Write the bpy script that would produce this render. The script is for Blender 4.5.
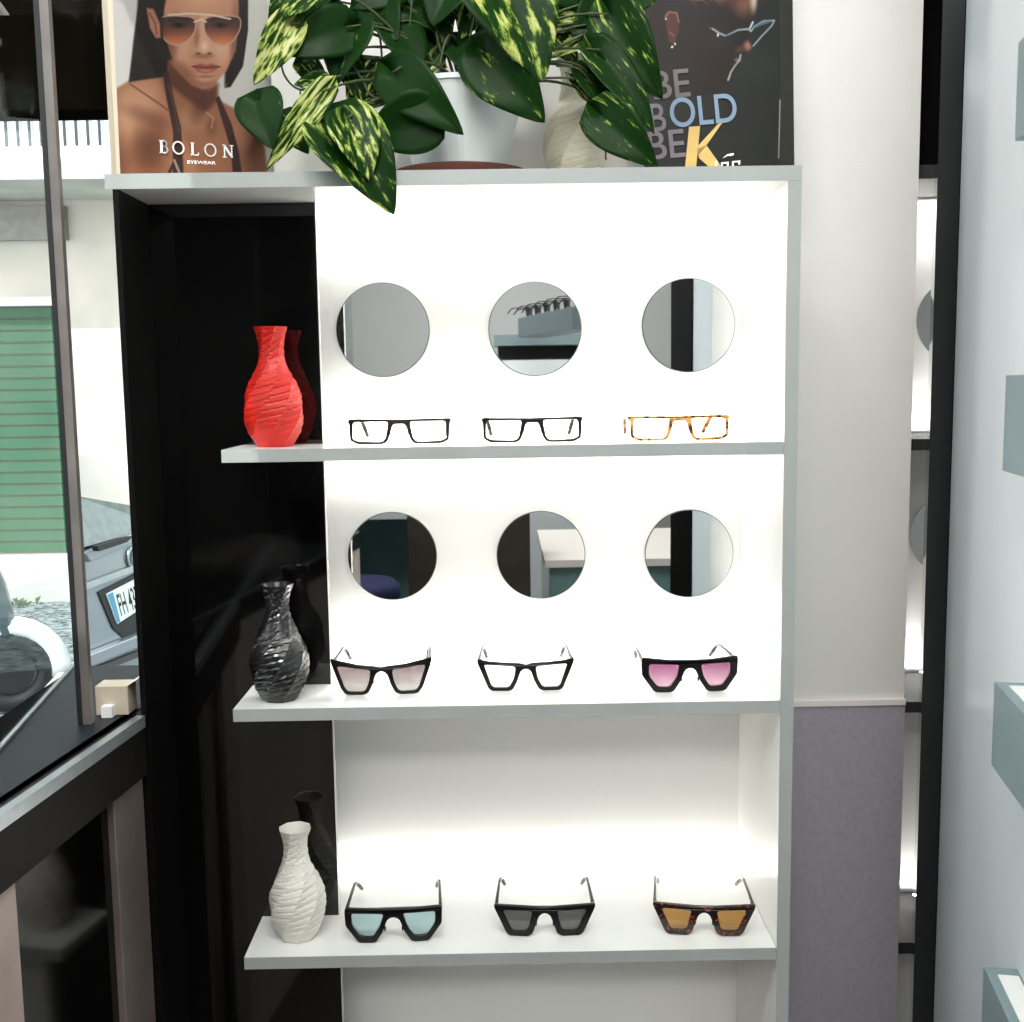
import bpy, bmesh, math, random
import numpy as np
from mathutils import Vector, Matrix, noise
random.seed(7)
C = bpy.context.scene.collection
for o in list(bpy.data.objects): bpy.data.objects.remove(o)
SC = bpy.context.scene
# ------------------------------------------------------------------ camera
H = 1.85                       # height of the top board above the shop floor
CAM = np.array([0.55048, -1.58432, 1.55069])
YAW, PIT, ROL, FPX = 0.0088916, 0.1161242, -0.0142476, 1095.2
Fv = np.array([math.sin(YAW)*math.cos(PIT), math.cos(YAW)*math.cos(PIT), -math.sin(PIT)])
Rv = np.array([math.cos(YAW), -math.sin(YAW), 0.]); Uv = np.cross(Rv, Fv)
R2 = Rv*math.cos(ROL)+Uv*math.sin(ROL); U2 = -Rv*math.sin(ROL)+Uv*math.cos(ROL)
cd = bpy.data.cameras.new('camera'); cam = bpy.data.objects.new('camera', cd); C.objects.link(cam)
m = Matrix.Identity(4)
for i in range(3): m[i][0] = R2[i]; m[i][1] = U2[i]; m[i][2] = -Fv[i]; m[i][3] = CAM[i]
cam.matrix_world = m
cd.sensor_width = 36; cd.lens = FPX/1024*36; cd.clip_start = .02; cd.clip_end = 100
SC.camera = cam
def at(x, y, axis, v):
    """world point seen at a pixel of the photograph, on the plane axis = v (0 x, 1 y, 2 z)"""
    d = Fv+R2*(x-512)/FPX-U2*(y-511)/FPX
    return Vector(CAM+d*((v-CAM[axis])/d[axis]))
# ------------------------------------------------------------------ light and exposure
SC.view_settings.view_transform = 'Standard'; SC.view_settings.look = 'None'
SC.view_settings.exposure = 0.0; SC.view_settings.gamma = 1.0; SC.view_settings.use_curve_mapping = False
w = bpy.data.worlds.new('sky'); SC.world = w; w.use_nodes = True
nt = w.node_tree; nt.nodes.clear()
bg = nt.nodes.new('ShaderNodeBackground'); bg.inputs[0].default_value = (.93, .98, 1, 1); bg.inputs[1].default_value = 3.0
wo = nt.nodes.new('ShaderNodeOutputWorld'); nt.links.new(bg.outputs[0], wo.inputs[0])
def area(name, loc, direction, sx, sy, power, col=(1,1,1), cam_vis=True):
    l = bpy.data.lights.new(name, 'AREA'); l.shape = 'RECTANGLE'; l.size = sx; l.size_y = sy; l.energy = power; l.color = col
    o = bpy.data.objects.new(name, l); C.objects.link(o); o.location = loc
    o.rotation_euler = Vector(direction).to_track_quat('-Z', 'Y').to_euler(); return o
sl = bpy.data.lights.new('sun', 'SUN'); sl.energy = 3.6; sl.angle = .01; so = bpy.data.objects.new('sun', sl); C.objects.link(so)
so.rotation_euler = Vector((.25, .8, -.9)).to_track_quat('-Z', 'Y').to_euler()
area('ceiling_panel_light', (.5, -1.3, 2.84), (0, 0, -1), 1.3, .6, 31, (1, .98, .95))
area('ceiling_panel_light', (.6, -3.2, 2.84), (0, 0, -1), 1.6, .6, 52, (1, .985, .96))
LED = (1, .99, .95)
zS = [1.461, 1.0754, .6859, .30]
area('led_light', (.578, .262, 1.823), (0, .25, -1), .75, .012, 1.8, LED)
area('led_light', (.578, .262, zS[0]+.008), (0, .2, 1), .75, .012, 1.1, LED)
area('led_light', (.578, .262, zS[0]-.027), (0, .2, -1), .75, .012, 1.0, LED)
area('led_light', (.578, .262, zS[1]+.008), (0, .2, 1), .75, .012, 1.5, LED)
area('led_light', (.578, .262, zS[2]+.008), (0, .5, 1), .75, .012, .6, LED)
def spot(loc, to, power, size, blend=.9):
    l = bpy.data.lights.new('ceiling_spot_light', 'SPOT'); l.energy = power; l.spot_size = size; l.spot_blend = blend; l.shadow_soft_size = .04
    o = bpy.data.objects.new('ceiling_spot_light', l); C.objects.link(o); o.location = loc
    o.rotation_euler = (Vector(to)-Vector(loc)).to_track_quat('-Z', 'Y').to_euler()
spot((.95, -.35, 2.80), (1.10, .30, 1.84), 26, math.radians(50))
spot((.40, -.45, 2.80), (.45, .30, 2.0), 22, math.radians(70))

# ------------------------------------------------------------------ materials
def lin(c):
    return tuple(((v/255)/12.92 if v/255 <= .04045 else ((v/255+.055)/1.055)**2.4) for v in c)
def mat(name, col, rough=.5, metal=0, spec=.5, bump=0, bscale=200, var=0, vscale=8, coat=0, col2=None, emis=0):
    """procedural surface: base colour with a noise variation, noise bump"""
    M = bpy.data.materials.new(name); M.use_nodes = True; n = M.node_tree; b = n.nodes['Principled BSDF']
    c = (*lin(col), 1); b.inputs['Base Color'].default_value = c
    b.inputs['Roughness'].default_value = rough; b.inputs['Metallic'].default_value = metal
    b.inputs['Specular IOR Level'].default_value = spec; b.inputs['Coat Weight'].default_value = coat
    b.inputs['Coat Roughness'].default_value = .04
    tc = n.nodes.new('ShaderNodeTexCoord')
    if var or col2:
        no = n.nodes.new('ShaderNodeTexNoise'); no.inputs['Scale'].default_value = vscale; no.inputs['Detail'].default_value = 4
        n.links.new(tc.outputs['Object'], no.inputs['Vector'])
        r = n.nodes.new('ShaderNodeValToRGB'); r.color_ramp.elements[0].position = .35; r.color_ramp.elements[1].position = .65
        d = tuple(v*(1-var) for v in c[:3]) if not col2 else lin(col2)
        r.color_ramp.elements[0].color = (*d, 1); r.color_ramp.elements[1].color = c
        n.links.new(no.outputs['Fac'], r.inputs[0]); n.links.new(r.outputs[0], b.inputs['Base Color'])
    if bump:
        nb = n.nodes.new('ShaderNodeTexNoise'); nb.inputs['Scale'].default_value = bscale; nb.inputs['Detail'].default_value = 3
        n.links.new(tc.outputs['Object'], nb.inputs['Vector'])
        bp = n.nodes.new('ShaderNodeBump'); bp.inputs['Strength'].default_value = bump; bp.inputs['Distance'].default_value = .002
        n.links.new(nb.outputs['Fac'], bp.inputs['Height']); n.links.new(bp.outputs[0], b.inputs['Normal'])
    if emis: b.inputs['Emission Color'].default_value = c; b.inputs['Emission Strength'].default_value = emis
    return M
def glassy(name, col, mix=.9, grad=None, refl=1.0):
    """thin tinted pane: transparent tint + mirror-like fresnel gloss; grad = (top colour, bottom colour) in object z 0..0.06"""
    M = bpy.data.materials.new(name); M.use_nodes = True; n = M.node_tree; n.nodes.clear()
    out = n.nodes.new('ShaderNodeOutputMaterial'); tr = n.nodes.new('ShaderNodeBsdfTransparent'); gl = n.nodes.new('ShaderNodeBsdfGlossy')
    gl.inputs['Roughness'].default_value = .02
    tr.inputs[0].default_value = (*[v**.5 for v in lin(col)], 1)          # light crosses two faces
    if grad:
        tc = n.nodes.new('ShaderNodeTexCoord'); s = n.nodes.new('ShaderNodeSeparateXYZ'); mr = n.nodes.new('ShaderNodeMapRange'); r = n.nodes.new('ShaderNodeValToRGB')
        mr.inputs['From Min'].default_value = .008; mr.inputs['From Max'].default_value = .045
        r.color_ramp.elements[0].color = (*[v**.5 for v in lin(grad[1])], 1); r.color_ramp.elements[1].color = (*[v**.5 for v in lin(grad[0])], 1)
        n.links.new(tc.outputs['Object'], s.inputs[0]); n.links.new(s.outputs['Z'], mr.inputs['Value']); n.links.new(mr.outputs[0], r.inputs[0]); n.links.new(r.outputs[0], tr.inputs[0])
    fr = n.nodes.new('ShaderNodeFresnel'); fr.inputs['IOR'].default_value = 1.5
    mu = n.nodes.new('ShaderNodeMath'); mu.operation = 'MULTIPLY'; mu.inputs[1].default_value = refl; mu.use_clamp = True
    mx = n.nodes.new('ShaderNodeMixShader')
    n.links.new(fr.outputs[0], mu.inputs[0]); n.links.new(mu.outputs[0], mx.inputs[0])
    n.links.new(tr.outputs[0], mx.inputs[1]); n.links.new(gl.outputs[0], mx.inputs[2]); n.links.new(mx.outputs[0], out.inputs[0])
    return M
M = {}
M['plaster'] = mat('white_plaster', (228, 225, 220), .75, bump=.15, bscale=260, var=.03)
M['panel_white'] = mat('gloss_white_panel', (240, 239, 236), .22, var=.02, vscale=3)
M['shelf_white'] = mat('white_shelf_laminate', (235, 236, 233), .16, var=.02, vscale=6)
M['edge'] = mat('grey_edge_band', (168, 172, 170), .45, var=.06, vscale=14)
M['black_gloss'] = mat('black_gloss_panel', (6, 5, 5), .05, spec=.6, coat=.15, var=.3, vscale=2)
M['black_side'] = mat('black_side_panel', (8, 7, 7), .4, spec=.2)
M['lower_panel'] = mat('lavender_grey_panel', (168, 161, 170), .55, bump=.2, bscale=500, var=.1, vscale=120)
M['trim_white'] = mat('cream_trim', (235, 228, 222), .5)
M['right_white'] = mat('gloss_blue_white', (232, 238, 242), .15, var=.03, vscale=2.5)
M['block'] = mat('grey_blue_laminate', (124, 142, 147), .35, var=.06, vscale=5)
M['mirror'] = mat('mirror_silver', (225, 228, 228), .015, metal=1, var=.01)
M['mirror_edge'] = mat('mirror_edge', (92, 100, 96), .3)
M['floor'] = mat('floor_tile', (84, 80, 78), .35, var=.15, vscale=3)
M['ceiling'] = mat('ceiling_paint', (235, 235, 233), .8, var=.02)
M['room_wall'] = mat('room_wall_grey', (188, 190, 190), .7, var=.04, vscale=2)
M['silver'] = mat('brushed_silver', (175, 182, 186), .35, metal=.8, var=.12, vscale=40)
M['bronze'] = mat('dark_bronze', (15, 11, 9), .5, var=.4, vscale=5, spec=.15)
M['bronze_light'] = mat('brown_metal', (150, 135, 130), .28, metal=.5, var=.35, vscale=6, bump=.3, bscale=12)  # base colour lightened to carry a bright reflection
M['door_dark'] = mat('dark_glass_panel', (6, 5, 5), .1, spec=.4, var=.2)
M['bay_floor'] = mat('bay_floor_slate', (24, 29, 38), .45, spec=.2, var=.25, vscale=9)
M['post_grey'] = mat('post_grey_metal', (138, 130, 126), .4, metal=.4, var=.25, vscale=14)
M['taupe'] = mat('taupe_paint', (176, 158, 150), .5, var=.15, vscale=9)
M['black_plastic'] = mat('black_acetate', (9, 8, 8), .28, spec=.35)
M['brown_dark'] = mat('dark_brown_acetate', (38, 26, 22), .2, var=.4, vscale=180)
M['tort_dark'] = mat('dark_tortoise', (20, 9, 5), .18, col2=(150, 62, 18), vscale=170, coat=.4)
M['tort_dark'].node_tree.nodes['Color Ramp'].color_ramp.elements[0].position = .34
M['tort_dark'].node_tree.nodes['Color Ramp'].color_ramp.elements[1].position = .42
M['tort_light'] = mat('light_tortoise', (214, 158, 88), .25, col2=(70, 34, 14), vscale=90)
M['tort_light'].node_tree.nodes['Color Ramp'].color_ramp.elements[0].position = .42; M['tort_light'].node_tree.nodes['Color Ramp'].color_ramp.elements[1].position = .54
M['steel'] = mat('steel_hinge', (190, 190, 190), .25, metal=1)
M['red'] = mat('red_vase_plastic', (198, 28, 13), .45, var=.05, vscale=30)
M['black_vase'] = mat('black_vase_plastic', (22, 20, 21), .25, spec=.7)
M['white_vase'] = mat('white_vase_plastic', (226, 223, 214), .5, var=.03)
M['cream_vase'] = mat('cream_vase_plastic', (222, 214, 192), .5, var=.05)
M['pot'] = mat('pot_plastic', (226, 235, 232), .35, var=.06, vscale=12)
M['saucer'] = mat('terracotta_brown', (112, 58, 42), .5, var=.2, vscale=20)
M['soil'] = mat('soil', (40, 28, 20), .9, bump=1, bscale=300, var=.4, vscale=80)
M['stem'] = mat('plant_stem', (62, 76, 38), .5, var=.3, vscale=40)
M['gold'] = mat('gold_print', (206, 172, 92), .45, var=.15, vscale=50)
M['card_cream'] = mat('cream_board', (214, 200, 178), .6, var=.05)
M['card_black'] = mat('black_board', (32, 33, 30), .4)
M['print_white'] = mat('white_print', (245, 244, 240), .5)
for k, c in (('t1', (84, 78, 76)), ('t2', (98, 90, 98)), ('t3', (104, 128, 150)), ('t4', (106, 92, 104))): M[k] = mat('print_'+k, c, .5)
M['led'] = mat('led_strip_glow', (255, 253, 245), .5, emis=5)
M['lamp'] = mat('lamp_glow', (255, 253, 248), .5, emis=3)
M['clear'] = glassy('clear_lens', (248, 250, 250), refl=.8)
M['amber_clear'] = glassy('amber_clear_lens', (250, 226, 186), refl=.8)
M['pane'] = glassy('window_glass', (240, 247, 245), refl=.16)
M['lens_rose'] = glassy('rose_grey_lens', (0,0,0), grad=((98, 84, 87), (190, 184, 184)), refl=2.5)  # dark top colour holds a reflection as well as the lens tint
M['lens_magenta'] = glassy('magenta_lens', (0,0,0), grad=((92, 46, 74), (206, 168, 188)), refl=1.5)
M['lens_blue'] = glassy('pale_blue_lens', (200, 228, 232), refl=1.2)
M['lens_grey'] = glassy('grey_lens', (104, 104, 102), refl=2.2)
M['lens_orange'] = glassy('orange_lens', (196, 150, 92), refl=1.5)
M['asphalt'] = mat('gravel_asphalt', (158, 168, 170), .9, col2=(34, 44, 48), vscale=24, bump=.6, bscale=60)
M['facade'] = mat('stained_stucco', (236, 222, 208), .85, col2=(186, 178, 172), vscale=.9, bump=.2, bscale=30)
M['concrete'] = mat('pale_concrete', (196, 196, 190), .85, var=.2, vscale=3)
M['rail_white'] = mat('white_railing', (238, 240, 240), .5)
M['rail_dark'] = mat('dark_railing', (60, 60, 62), .5)
M['teal'] = mat('teal_shutter', (70, 140, 132), .6, var=.15)
M['awning_dark'] = mat('dark_awning', (14, 11, 7), .95, var=.2, spec=.0)
M['car'] = mat('silver_car_paint', (140, 147, 154), .3, metal=.3, coat=.6)
M['car_glass'] = mat('car_glass', (96, 112, 110), .1, spec=.8, var=.35, vscale=30)
M['rubber'] = mat('black_rubber', (18, 18, 20), .6)
M['plate'] = mat('plate_white', (232, 234, 232), .4)
M['plate_blue'] = mat('plate_blue', (70, 150, 190), .4)
M['leafgreen'] = mat('weed_green', (70, 96, 50), .7, var=.4, vscale=30)
M['scooter'] = mat('scooter_grey_blue', (74, 96, 108), .25, coat=.5, var=.15)
M['fabric_blue'] = mat('navy_upholstery', (22, 30, 78), .8, var=.15)
M['wood_brown'] = mat('dark_brown_wood', (58, 50, 42), .45, var=.3, vscale=12)
M['teal_glass'] = mat('teal_counter', (112, 146, 146), .15, var=.1)
M['carton'] = mat('beige_carton', (202, 188, 168), .6, var=.08)
def green_shutter():
    X = mat('green_shutter', (0, 88, 58), 1.0, spec=.0, var=.12, vscale=3); return X
M['shutter'] = green_shutter()
def leaf_mat():
    X = bpy.data.materials.new('variegated_leaf'); X.use_nodes = True; n = X.node_tree; b = n.nodes['Principled BSDF']
    b.inputs['Roughness'].default_value = .4; b.inputs['Specular IOR Level'].default_value = .12
    uv = n.nodes.new('ShaderNodeUVMap'); mp = n.nodes.new('ShaderNodeMapping'); mp.inputs['Scale'].default_value = (3.2, 8, 1)
    mp.inputs['Rotation'].default_value = (0, 0, .0)
    oi = n.nodes.new('ShaderNodeObjectInfo'); cm = n.nodes.new('ShaderNodeMath'); cm.operation = 'MULTIPLY'; cm.inputs[1].default_value = 37
    n.links.new(oi.outputs['Random'], cm.inputs[0]); n.links.new(uv.outputs[0], mp.inputs[0]); n.links.new(cm.outputs[0], mp.inputs['Location'])
    no = n.nodes.new('ShaderNodeTexNoise'); no.inputs['Scale'].default_value = 1.3; no.inputs['Detail'].default_value = 5; no.inputs['Roughness'].default_value = .6
    n.links.new(mp.outputs[0], no.inputs['Vector'])
    at_ = n.nodes.new('ShaderNodeAttribute'); at_.attribute_name = 'variegation'
    ad = n.nodes.new('ShaderNodeMath'); ad.operation = 'ADD'; n.links.new(no.outputs['Fac'], ad.inputs[0]); n.links.new(at_.outputs['Fac'], ad.inputs[1])
    r = n.nodes.new('ShaderNodeValToRGB'); e = r.color_ramp.elements
    e[0].position = .55; e[0].color = (*lin((20, 52, 14)), 1); e[1].position = .70; e[1].color = (*lin((196, 202, 118)), 1)
    x = e.new(.60); x.color = (*lin((44, 76, 26)), 1); x = e.new(.64); x.color = (*lin((128, 152, 62)), 1); x = e.new(.92); x.color = (*lin((232, 232, 206)), 1)
    n.links.new(ad.outputs[0], r.inputs[0]); n.links.new(r.outputs[0], b.inputs['Base Color'])
    tl = n.nodes.new('ShaderNodeBsdfTranslucent'); n.links.new(r.outputs[0], tl.inputs[0])
    mx = n.nodes.new('ShaderNodeMixShader'); mx.inputs[0].default_value = .22; out = n.nodes['Material Output']
    n.links.new(b.outputs[0], mx.inputs[1]); n.links.new(tl.outputs[0], mx.inputs[2]); n.links.new(mx.outputs[0], out.inputs[0])
    return X
M['leaf'] = leaf_mat()
def print_mat(name):
    X = bpy.data.materials.new(name); X.use_nodes = True; n = X.node_tree; b = n.nodes['Principled BSDF']; b.inputs['Specular IOR Level'].default_value = .15
    a = n.nodes.new('ShaderNodeAttribute'); a.attribute_name = 'print'; n.links.new(a.outputs['Color'], b.inputs['Base Color'])
    b.inputs['Roughness'].default_value = .35; return X
M['print'] = print_mat('printed_poster')

# ------------------------------------------------------------------ helpers
def wloc(o):
    v = Vector((0, 0, 0))
    while o: v += o.location; o = o.parent
    return v
def tag(o, label=None, cat=None, group=None, kind=None):
    for k, v in (('label', label), ('category', cat), ('group', group), ('kind', kind)):
        if v: o[k] = v
    return o
def thing(name, label, cat, loc=(0, 0, 0), group=None, kind=None):
    o = bpy.data.objects.new(name, None); C.objects.link(o); o.location = loc; o.empty_display_size = .02
    return tag(o, label, cat, group, kind)
def obj(name, bm, ma, parent=None, bevel=0, smooth=False, origin=None):
    """link a bmesh (world coordinates) as one mesh object"""
    me = bpy.data.meshes.new(name)
    if bevel:
        bmesh.ops.bevel(bm, geom=bm.edges[:], offset=bevel, segments=2, affect='EDGES', profile=.6)
    off = wloc(parent) if parent else (Vector(origin) if origin else Vector((0, 0, 0)))
    bmesh.ops.translate(bm, verts=bm.verts, vec=-off)
    bmesh.ops.recalc_face_normals(bm, faces=bm.faces)
    if smooth:
        for f in bm.faces: f.smooth = True
    bm.to_mesh(me); bm.free()
    for x in (ma if isinstance(ma, (list, tuple)) else [ma]): me.materials.append(x)
    o = bpy.data.objects.new(name, me); C.objects.link(o)
    if parent: o.parent = parent
    elif origin: o.location = origin
    return o
def BM(): return bmesh.new()
def box(bm, x0, x1, y0, y1, z0, z1, mi=0):
    v = [bm.verts.new((x, y, z)) for z in (z0, z1) for y in (y0, y1) for x in (x0, x1)]
    for q in ((0, 2, 3, 1), (4, 5, 7, 6), (0, 1, 5, 4), (2, 6, 7, 3), (0, 4, 6, 2), (1, 3, 7, 5)):
        f = bm.faces.new([v[i] for i in q]); f.material_index = mi
    return bm
def B(*a): return box(BM(), *a)
def prism(bm, pts, vec, mi=0):
    """extrude a planar polygon along vec"""
    a = [bm.verts.new(p) for p in pts]; vec = Vector(vec); b = [bm.verts.new(Vector(p)+vec) for p in pts]
    n = len(a); bm.faces.new(a[::-1]).material_index = mi; bm.faces.new(b).material_index = mi
    for i in range(n): bm.faces.new((a[i], a[(i+1) % n], b[(i+1) % n], b[i])).material_index = mi
    return bm
def plan(bm, pts, z0, z1, mi=0): return prism(bm, [(x, y, z0) for x, y in pts], (0, 0, z1-z0), mi)
def tube(bm, pts, r, n=8, cap=True):
    pts = [Vector(p) for p in pts]; rs = r if isinstance(r, (list, tuple)) else [r]*len(pts); rings = []
    up = None
    for i, p in enumerate(pts):
        t = (pts[min(i+1, len(pts)-1)]-pts[max(i-1, 0)]).normalized()
        if up is None: up = t.orthogonal().normalized()
        up = (up-t*up.dot(t)).normalized(); s = t.cross(up)
        rings.append([bm.verts.new(p+(up*math.cos(a)+s*math.sin(a))*rs[i]) for a in [2*math.pi*k/n for k in range(n)]])
    for a, b in zip(rings, rings[1:]):
        for k in range(n): bm.faces.new((a[k], a[(k+1) % n], b[(k+1) % n], b[k]))
    if cap: bm.faces.new(rings[0][::-1]); bm.faces.new(rings[-1])
    return bm
def lathe(bm, prof, n=32, c=(0, 0, 0), close=True):
    rings = []
    for r, z in prof: rings.append([bm.verts.new((c[0]+r*math.cos(2*math.pi*k/n), c[1]+r*math.sin(2*math.pi*k/n), c[2]+z)) for k in range(n)])
    for a, b in zip(rings, rings[1:]):
        for k in range(n): bm.faces.new((a[k], a[(k+1) % n], b[(k+1) % n], b[k]))
    if close: bm.faces.new(rings[0][::-1]); bm.faces.new(rings[-1])
    return bm
def rounded(pts, r=.004, n=4):
    out = []; N = len(pts)
    for i in range(N):
        p0, p, p1 = Vector(pts[i-1]), Vector(pts[i]), Vector(pts[(i+1) % N])
        rr = min(r, (p0-p).length*.45, (p1-p).length*.45); a = p+(p0-p).normalized()*rr; b = p+(p1-p).normalized()*rr
        for k in range(n+1):
            t = k/n; out.append(a*(1-t)**2+p*2*t*(1-t)+b*t*t)
    return out
def plate2d(name, loops, th, bev=0):
    """filled 2D outline with holes -> mesh in the x-z plane, thickness along y"""
    cu = bpy.data.curves.new(name, 'CURVE'); cu.dimensions = '2D'; cu.fill_mode = 'BOTH'
    for L in loops:
        s = cu.splines.new('POLY'); s.points.add(len(L)-1); s.use_cyclic_u = True
        for i, p in enumerate(L): s.points[i].co = (p[0], p[1], 0, 1)
    cu.extrude = max(th/2-bev, .0001); cu.bevel_depth = bev; cu.bevel_resolution = 2
    if bev: cu.offset = -bev
    return curve_mesh(cu)
def curve_mesh(cu):
    t = bpy.data.objects.new('tmp', cu); C.objects.link(t)
    bpy.context.view_layer.update()
    me = bpy.data.meshes.new_from_object(t.evaluated_get(bpy.context.evaluated_depsgraph_get()))
    bpy.data.objects.remove(t); me.transform(Matrix.Rotation(math.pi/2, 4, 'X')); return me
def meobj(name, me, ma, parent=None, loc=(0, 0, 0), rot=(0, 0, 0)):
    me.materials.clear(); me.materials.append(ma)
    o = bpy.data.objects.new(name, me); C.objects.link(o); o.parent = parent; o.location = loc; o.rotation_euler = rot; return o
def text(name, s, ma, parent, loc, size, rot=(0, 0, 0), th=.0005, off=0, sx=1, shear=0):
    cu = bpy.data.curves.new(name, 'FONT'); cu.body = s; cu.size = size; cu.extrude = th/2; cu.offset = off; cu.shear = shear
    me = curve_mesh(cu); me.transform(Matrix.Diagonal((sx, 1, 1, 1))); return meobj(name, me, ma, parent, loc, rot)
def copy_tree(o, parent=None):
    c = o.copy(); C.objects.link(c)
    if parent: c.parent = parent
    for ch in [x for x in bpy.data.objects if x.parent == o]: copy_tree(ch, c)
    return c
def struct(name, bm, ma, bevel=0): return tag(obj(name, bm, ma, None, bevel), kind='structure')

# ------------------------------------------------------------------ the shop: setting
A = math.radians(11); dW = Vector((math.sin(A), math.cos(A), 0)); nW = Vector((math.cos(A), -math.sin(A), 0))
PW = Vector((1.142, -.299, 0))+nW*.04            # right wall plane
def wp(t, off=0): p = PW+dW*t+nW*off; return (p.x, p.y)
struct('floor', plan(BM(), [(-2.2, -4.6), (3.2, -4.6), (3.2, .9), (-.35, .9), (-.35, .3), (-2.2, -1.2)], -.05, 0), M['floor'])
struct('ceiling', plan(BM(), [(-2.2, -4.6), (3.2, -4.6), (3.2, .9), (.0, .9), (-.02, .3), (-.2, -1.6), (-2.2, -1.6)], 2.9, 2.95), M['ceiling'])
struct('wall_back', B(.002, 1.258, .30, .36, 0, 2.9), M['plaster'])
struct('trim_1', B(.985, 1.258, .291, .30, .976, .986), M['trim_white'])
struct('trim_2', B(.985, 1.258, .294, .30, 0, .976), M['lower_panel'])
struct('wall_right', plan(BM(), [wp(.478), wp(.478, .06), wp(-.56, .06), wp(-.56)], 0, 2.9), M['right_white'])
# black glossy strip at the wall's far end, and the black post at its near end
tag(obj('black_panel', plan(BM(), [(1.237, .165), (1.302, .345), (1.36, .345), (1.29, .165)], 0, 2.9), M['black_gloss']), 'tall narrow glossy black panel between the grey wall and the blue-white wall', 'wall panel')
struct('trim_3', plan(BM(), [wp(-.5605, -.006), wp(-.5605, .066), wp(-.72, .066), wp(-.72, -.006)], 0, 2.9), M['black_side'])
struct('wall_rear', B(-2.2, 3.2, -4.66, -4.6, 0, 2.9), M['room_wall'])
struct('wall_left', B(-2.26, -2.2, -4.66, -1.6, 0, 2.9), M['room_wall'])
struct('wall_side', B(3.2, 3.26, -4.66, .9, 0, 2.9), M['room_wall'])
struct('wall_front', B(-2.2, -.2, -1.66, -1.6, 0, 2.9), M['black_side'])  # made black so the glossy panel has a dark room to reflect
struct('wall_behind', B(1.6, 3.2, .85, .9, 0, 2.9), M['room_wall'])

# second lit niche seen as a slice past the end of the wall
t = thing('wall_niche', 'narrow visible slice of a second lit white shelf niche beside the glossy black panel', 'shelf unit', (1.4, .37, 0))
obj('back_panel', B(1.262, 1.60, .56, .575, 0, 2.9), M['panel_white'], t)
obj('side_panel', B(1.262, 1.270, .36, .56, 0, 1.9), M['panel_white'], t)
for z0, z1 in ((1.892, 1.915), (1.422, 1.442), (.942, .962), (.476, .498)):
    obj('shelf', B(1.271, 1.56, .355, .558, z0, z1), M['rail_dark'], t)
obj('upper_panel', B(1.262, 1.60, .40, .42, 1.92, 2.9), M['black_side'], t)
for z in (1.66, 1.24):
    b = BM(); lathe(b, [(.08, -.002), (.08, .002)], 40); bmesh.ops.rotate(b, verts=b.verts, matrix=Matrix.Rotation(math.pi/2, 3, 'X')); bmesh.ops.translate(b, verts=b.verts, vec=(1.437, .556, z))
    tag(obj('round_mirror', b, M['mirror'], origin=(1.437, .556, z)), 'round mirror partly seen in the narrow niche, %s of two' % ('upper' if z > 1.5 else 'lower'), 'mirror', 'round mirrors in the narrow niche')
for z, pw in ((1.89, .7), (.965, .5), (1.445, .5), (.502, .35)):
    area('niche_led_light', (1.42, .53, z+(-.006 if z > 1.8 else .006)), (0, .2, -1 if z > 1.8 else 1), .26, .01, pw, LED)

# ------------------------------------------------------------------ display unit
u = thing('display_unit', 'tall lit white shelving unit with glossy black left panel and grey edges', 'shelf unit', (.49, .14, 0))
def board(name, x0, x1, y0, y1, z0, z1, par, front=.0012, top='shelf_white', right=False):
    o = obj(name, B(x0, x1, y0+front, y1, z0, z1), M[top], par)
    obj('edge_band', B(x0, x1, y0, y0+front, z0, z1), M['edge'], o); return o
board('top_board', 0, .980, 0, .29, H-.0209, H, u)
sp = obj('right_side_panel', B(.9606, .980, .0012, .29, 0, H-.0212), M['panel_white'], u)
obj('edge_band', B(.9606, .980, 0, .0012, 0, H-.0212), M['edge'], sp)
obj('left_side_panel', B(.010, .018, .001, .29, 0, H-.0212), M['black_side'], u)
obj('black_panel', B(.0185, .2712, .1319, .1440, 0, H-.0212), M['black_gloss'], u)
obj('panel_edge', B(.2713, .2722, .1319, .1440, 0, H-.0212), M['panel_white'], u)
obj('back_panel', B(.0185, .9604, .2807, .2895, 0, H-.0212), M['panel_white'], u)
for i, z in enumerate(zS):
    b = BM(); plan(b, [(.1461, .0012), (.9598, .0012), (.9598, .2800), (.19, .2800), (.19, .1450), (.2724, .1450), (.2724, .1312), (.1461, .1312)], z-.0186, z)
    s = obj('shelf', b, M['shelf_white'], u)
    obj('edge_band', B(.1461, .9598, 0, .0012, z-.0186, z), M['edge'], s)
    if i < 3: obj('led_strip', B(.20, .95, .256, .268, z, z+.005), M['led'], s)
obj('led_strip', B(.20, .95, .256, .268, H-.0259, H-.0209), M['led'], u)
obj('led_strip', B(.20, .95, .256, .268, zS[0]-.0236, zS[0]-.0186), M['led'], u)

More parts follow.
